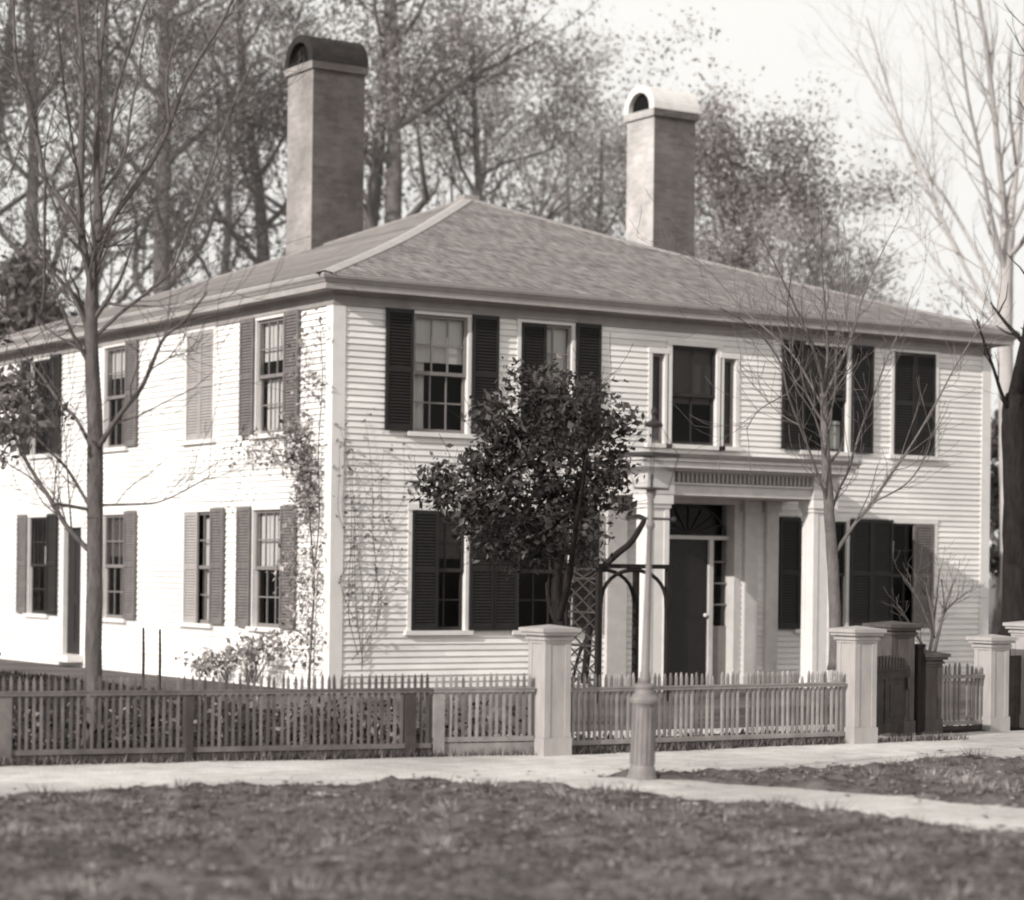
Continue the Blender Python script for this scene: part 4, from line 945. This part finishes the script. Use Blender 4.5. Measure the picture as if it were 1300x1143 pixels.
vine_thing(st, lv, 'leafy vine climbing the side wall near the front corner', M['bark'], M['leaf_vine'], 43, .042)
st = []; lv = []
for k in range(9):
    x = rr.uniform(.12,.9); z = rr.uniform(.1,1.2); b = [(x,-.07,z,.006)]
    for j in range(5):
        x += rr.gauss(.03,.12); z += rr.uniform(.35,.7); x = max(.08,min(1.15,x)); b.append((x,-.06,z,.005-.0007*j)); lv.append((x,-.08,z,7,.07,rr.uniform(.4,1.2)))
    st.append(b)
vine_thing(st, lv, 'thin straggling vine on the front wall beside the corner board', M['bark'], M['leaf_vine'], 44, .034)
# low plants at the side wall
for i, (y, n, h, lab) in enumerate(((1.55,34,.62,'pale leafy plant at the wall below the corner window'),(2.5,22,.42,'low pale leafy plant under the pair of side windows'),(3.3,16,.36,'small leafy plant at the left end of the wall bed'))):
    root = empty('garden_plant', (-.45,y,0), lab, 'plant', 'plants along the side wall'); mb = MB(); lb = MB()
    for k in range(n):
        d = Vector((rr.gauss(0,.35),rr.gauss(0,.45),1)).normalized(); p = Vector((rr.gauss(0,.05),rr.gauss(0,.1),0)); e = p+d*h*rr.uniform(.5,1.1)
        mb.tube([p,(p+e)/2+Vector((0,0,.03)),e],[.006,.004,.002],4,False); leafquads(lb, e, 9, .06, .045, rr, rr.uniform(.8,2.2))
    mb.build('stem', M['bark'], root); lb.build('foliage', M['leaf_vine'], root)
# stakes and a low post in the side yard
for x, y, lab in ((-5.52,-5.97,'left one of two thin stakes in the side yard'),(-5.36,-6.05,'right one of two thin stakes in the side yard')):
    mb = MB(); mb.tube([(0,0,-.1),(.004,0,.5),(0,.004,.84)],[.016,.015,.012],7); s = mb.build('garden_stake', M['fence_dark'], loc=(x,y,yard_h(x,y))); tag(s, lab, 'stake', 'stakes in the side yard')
mb = MB(); mb.box(-.09,.09,-.09,.09,-.3,.20); mb.box(-.11,.11,-.11,.11,.20,.235); s = mb.build('low_post', M['bark_dark'], loc=(-6.95,-5.05,.50)); tag(s, 'squat dark post at the left edge of the yard', 'post')

# ---- trees beyond the house
def far_tree(x, y, H, r0, hc, seed, label, leafm, barkm, limbs=9, per=14, size=.058, spread=.4, lean=(0,0), lvl=2, top=1.0, shape=.42, sparse=0.0, name='oak_tree', kids=(2,4), tone=1.0, low=.0):
    rr = random.Random(seed); root = empty(name, (x,y,-.1), label, 'tree', 'trees beyond the house'); mb = MB(); tips = []
    p = Vector((0,0,0)); d = Vector((lean[0],lean[1],1)).normalized(); pts = [p.copy()]; n = 12; rads = [r0*1.25]
    for i in range(n):
        d = (d+Vector((rr.gauss(0,.045),rr.gauss(0,.045),.05))).normalized(); p = p+d*H*.86/n; pts.append(p.copy()); rads.append(r0*(1-.8*(i+1)/n))
    mb.tube(pts, rads, 9)
    for k in range(limbs):
        t = hc+(1-hc)*(k+rr.random()*.8)/limbs; i = min(n-1, int(t*n)); q = pts[i].lerp(pts[i+1], t*n-i); az = k*2.4+rr.uniform(-.5,.5)
        el = rad(rr.uniform(18,55)); nd = Vector((math.cos(az)*math.cos(el), math.sin(az)*math.cos(el), math.sin(el)))
        L = H*shape*(1.08-.75*max(0,(t-hc)/(1-hc))**1.4)*rr.uniform(.6,1.05)*.62
        twig(mb, q, nd, L, rads[i]*.5, lvl, rr, .2, .09, tips, 5, kids)
    mb.build('trunk', barkm, root, smooth=True); lb = MB()
    for c, dd in tips:
        if rr.random() < sparse or (low and rr.random() > .08+sstep((c.z/H-low)/.14)): continue
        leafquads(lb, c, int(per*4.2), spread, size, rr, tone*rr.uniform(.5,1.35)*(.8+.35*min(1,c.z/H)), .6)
    lb.build('crown', leafm, root)
    return root
F, Fp, Pi = M['leaf_far'], M['leaf_pale'], M['leaf_pine']; bf, bp = M['bark_far'], M['bark_far_pale']
FAR = [ # x, y, H, r, hc, label, leaf, bark, kwargs
 (4.1,28.3,20,.32,.30,'dense dark tree beyond the left end of the roof, partly out of frame',Pi,bf,dict(limbs=12,per=13,lean=(-.02,0))),
 (5.2,25.2,21,.30,.28,'dark tree behind the left eave, leftmost whole trunk in the photo',Pi,bf,dict(limbs=13,per=11)),
 (9.5,31.9,21,.30,.30,'far tree rising behind the forked bare tree',F,bf,dict(limbs=12,per=12)),
 (8.5,25.4,22,.36,.34,'tall straight tree midway between the bare tree and the left chimney',Pi,bf,dict(limbs=12,per=11)),
 (14.8,35.7,21,.28,.32,'hazy tree farther back left of the sooty chimney',F,bf,dict(limbs=12,per=12)),
 (12.5,27.6,21,.34,.30,'dark tree close to the left side of the sooty chimney',Pi,bf,dict(limbs=13,per=12)),
 (13.1,24.8,22,.36,.40,'tree hidden by the sooty chimney with crown showing above it',F,bf,dict(limbs=11,per=11)),
 (13.4,22.3,21,.44,.46,'broad limbed oak just right of the sooty chimney',F,bf,dict(limbs=11,per=10,shape=.5,low=.56)),
 (19.9,30.0,20,.28,.48,'thin oak behind the peak of the roof',Fp,bp,dict(limbs=10,per=9,low=.56)),
 (18.2,24.0,19,.26,.50,'leaning oak right of the roof peak',F,bf,dict(limbs=10,per=10,lean=(.05,-.02),low=.56)),
 (24.8,31.6,18,.22,.50,'slim distant tree midway between the two chimneys',Fp,bp,dict(limbs=9,per=9,low=.56)),
 (22.6,25.9,16.5,.24,.48,'slim tree just left of the white hooded chimney',Fp,bf,dict(limbs=9,per=9,low=.56)),
 (25.1,26.7,15.5,.26,.45,'tree behind the white hooded chimney',Fp,bf,dict(limbs=10,per=10,low=.56)),
 (20.7,17.6,14.6,.30,.48,'oak with open crown just right of the white hooded chimney',F,bf,dict(limbs=13,per=15,lean=(.03,-.02),low=.48)),
 (25.8,21.5,13.8,.22,.42,'pale round crowned tree above the right slope of the roof',Fp,bp,dict(limbs=13,per=16)),
 (29.5,23.9,10.6,.18,.38,'smallest hazy tree low over the right eave',Fp,bp,dict(limbs=9,per=9,low=.56)),
]
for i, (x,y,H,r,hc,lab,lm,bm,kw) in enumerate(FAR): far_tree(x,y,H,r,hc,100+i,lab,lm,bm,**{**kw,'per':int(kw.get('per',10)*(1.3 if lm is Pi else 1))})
far_tree(23.6,11.0,6.4,.14,.22,150,'dark evergreen between the house corner and the dark trunk',M['leaf_pine'],bf,limbs=12,per=14,size=.10,spread=.22,lvl=1,shape=.34,name='evergreen_bush',tone=.6)
far_tree(2.1,17.7,8.4,.16,.3,151,'low dark evergreen behind the left end of the house',M['leaf_pine'],bf,limbs=12,per=14,size=.11,spread=.3,lvl=1,name='evergreen_bush',tone=.6)
# leafy tree whose branches reach in at the left edge
far_tree(-9.0,-9.2,4.45,.06,.6,152,'leafy young tree reaching in at the left edge of the photo',M['leaf_vine'],M['bark'],limbs=8,per=9,size=.042,spread=.10,lvl=1,shape=.30,name='leafy_tree',tone=.7)

# autumn haze hanging among the trees beyond the house
hz = bpy.data.materials.new('autumn_haze'); hz.use_nodes = True; hn = hz.node_tree; hn.nodes.clear()
ho = hn.nodes.new('ShaderNodeOutputMaterial'); hv = hn.nodes.new('ShaderNodeVolumeScatter'); hv.inputs['Color'].default_value = (1,.98,.95,1); hv.inputs['Density'].default_value = HAZE; hv.inputs['Anisotropy'].default_value = .3
hn.links.new(hv.outputs[0], ho.inputs['Volume'])
mb = MB(); mb.box(-60, 120, 15.2, 60, -.05, 45); tag(mb.build('haze', hz), kind='structure')

# ------------------------------------------------------------------ light, sky, camera
SA, SB, EL = .963, .270, rad(24.5)           # sun stands to the left (-x) and a little in front (-y)
sun_dir = Vector((-SA*math.cos(EL), -SB*math.cos(EL), math.sin(EL)))
sl = bpy.data.lights.new('sun', 'SUN'); sl.energy = SUN_E; sl.angle = rad(.6); sl.color = (1.0,.967,.925)
so_ = bpy.data.objects.new('sun', sl); col.objects.link(so_); so_.rotation_euler = sun_dir.to_track_quat('Z','Y').to_euler()
w = bpy.data.worlds.new('World'); sc.world = w; w.use_nodes = True
nt = w.node_tree; N = nt.nodes; L = nt.links; N.clear()
out = N.new('ShaderNodeOutputWorld'); bg = N.new('ShaderNodeBackground'); sky = N.new('ShaderNodeTexSky')
sky.sky_type = 'NISHITA'; sky.sun_disc = False; sky.sun_elevation = EL; sky.sun_rotation = math.atan2(sun_dir.x, sun_dir.y)
sky.air_density = 1.0; sky.dust_density = 3.0
tcw = N.new('ShaderNodeTexCoord'); sx = N.new('ShaderNodeSeparateXYZ'); L.new(tcw.outputs['Generated'], sx.inputs[0])
mz = N.new('ShaderNodeMath'); mz.operation = 'MAXIMUM'; mz.inputs[1].default_value = .09; L.new(sx.outputs[2], mz.inputs[0])   # the low band of sky stays as bright as the haze above it
cxyz = N.new('ShaderNodeCombineXYZ'); L.new(sx.outputs[0], cxyz.inputs[0]); L.new(sx.outputs[1], cxyz.inputs[1]); L.new(mz.outputs[0], cxyz.inputs[2]); L.new(cxyz.outputs[0], sky.inputs['Vector'])
sep = N.new('ShaderNodeSeparateColor'); L.new(sky.outputs[0], sep.inputs[0])      # a blue sensitive plate records the blue of the sky
cl = N.new('ShaderNodeVectorMath'); cl.operation = 'SCALE'; cl.inputs[0].default_value = (1.0,.981,.938)
pw = N.new('ShaderNodeMath'); pw.operation = 'POWER'; pw.inputs[1].default_value = 2.0; L.new(sep.outputs[2], pw.inputs[0])
pm = N.new('ShaderNodeMath'); pm.operation = 'MULTIPLY'; pm.inputs[1].default_value = SKY_K; L.new(pw.outputs[0], pm.inputs[0])
mn = N.new('ShaderNodeMath'); mn.operation = 'MINIMUM'; mn.inputs[1].default_value = 10.9; L.new(pm.outputs[0], mn.inputs[0])
L.new(mn.outputs[0], cl.inputs['Scale']); L.new(cl.outputs[0], bg.inputs['Color']); bg.inputs['Strength'].default_value = SKY_S
L.new(bg.outputs[0], out.inputs[0])

cam = bpy.data.cameras.new('camera'); co = bpy.data.objects.new('camera', cam); col.objects.link(co); sc.camera = co
th, roll, fpx = rad(32.608), .012078, 3023.3
rt_ = Vector((math.cos(th), -math.sin(th), 0)); fw = Vector((math.sin(th), math.cos(th), 0)); up = Vector((0,0,1))
cx_ = rt_*math.cos(roll) + up*math.sin(roll)
cy_ = (-fw).cross(cx_)
m3 = Matrix((cx_, cy_, -fw)).transposed()
co.matrix_world = Matrix.Translation((-16.148,-30.032,1.70)) @ m3.to_4x4()
cam.sensor_width = 36; cam.lens = 36*fpx/1300; cam.shift_y = (723.96-571.5)/1300; cam.clip_end = 9000; cam.clip_start = .5
sc.view_settings.view_transform = 'Standard'; sc.view_settings.look = 'None'; sc.view_settings.exposure = 0; sc.view_settings.gamma = 1
sc.render.engine = 'CYCLES'; sc.cycles.use_denoising = True; sc.cycles.max_bounces = 8; sc.cycles.transparent_max_bounces = 12
sc.cycles.filter_width = 2.0
cam.dof.use_dof = True; cam.dof.focus_distance = 27.0; cam.dof.aperture_fstop = 1.15; cam.dof.aperture_blades = 0
sc.render.resolution_x = 1024; sc.render.resolution_y = 900
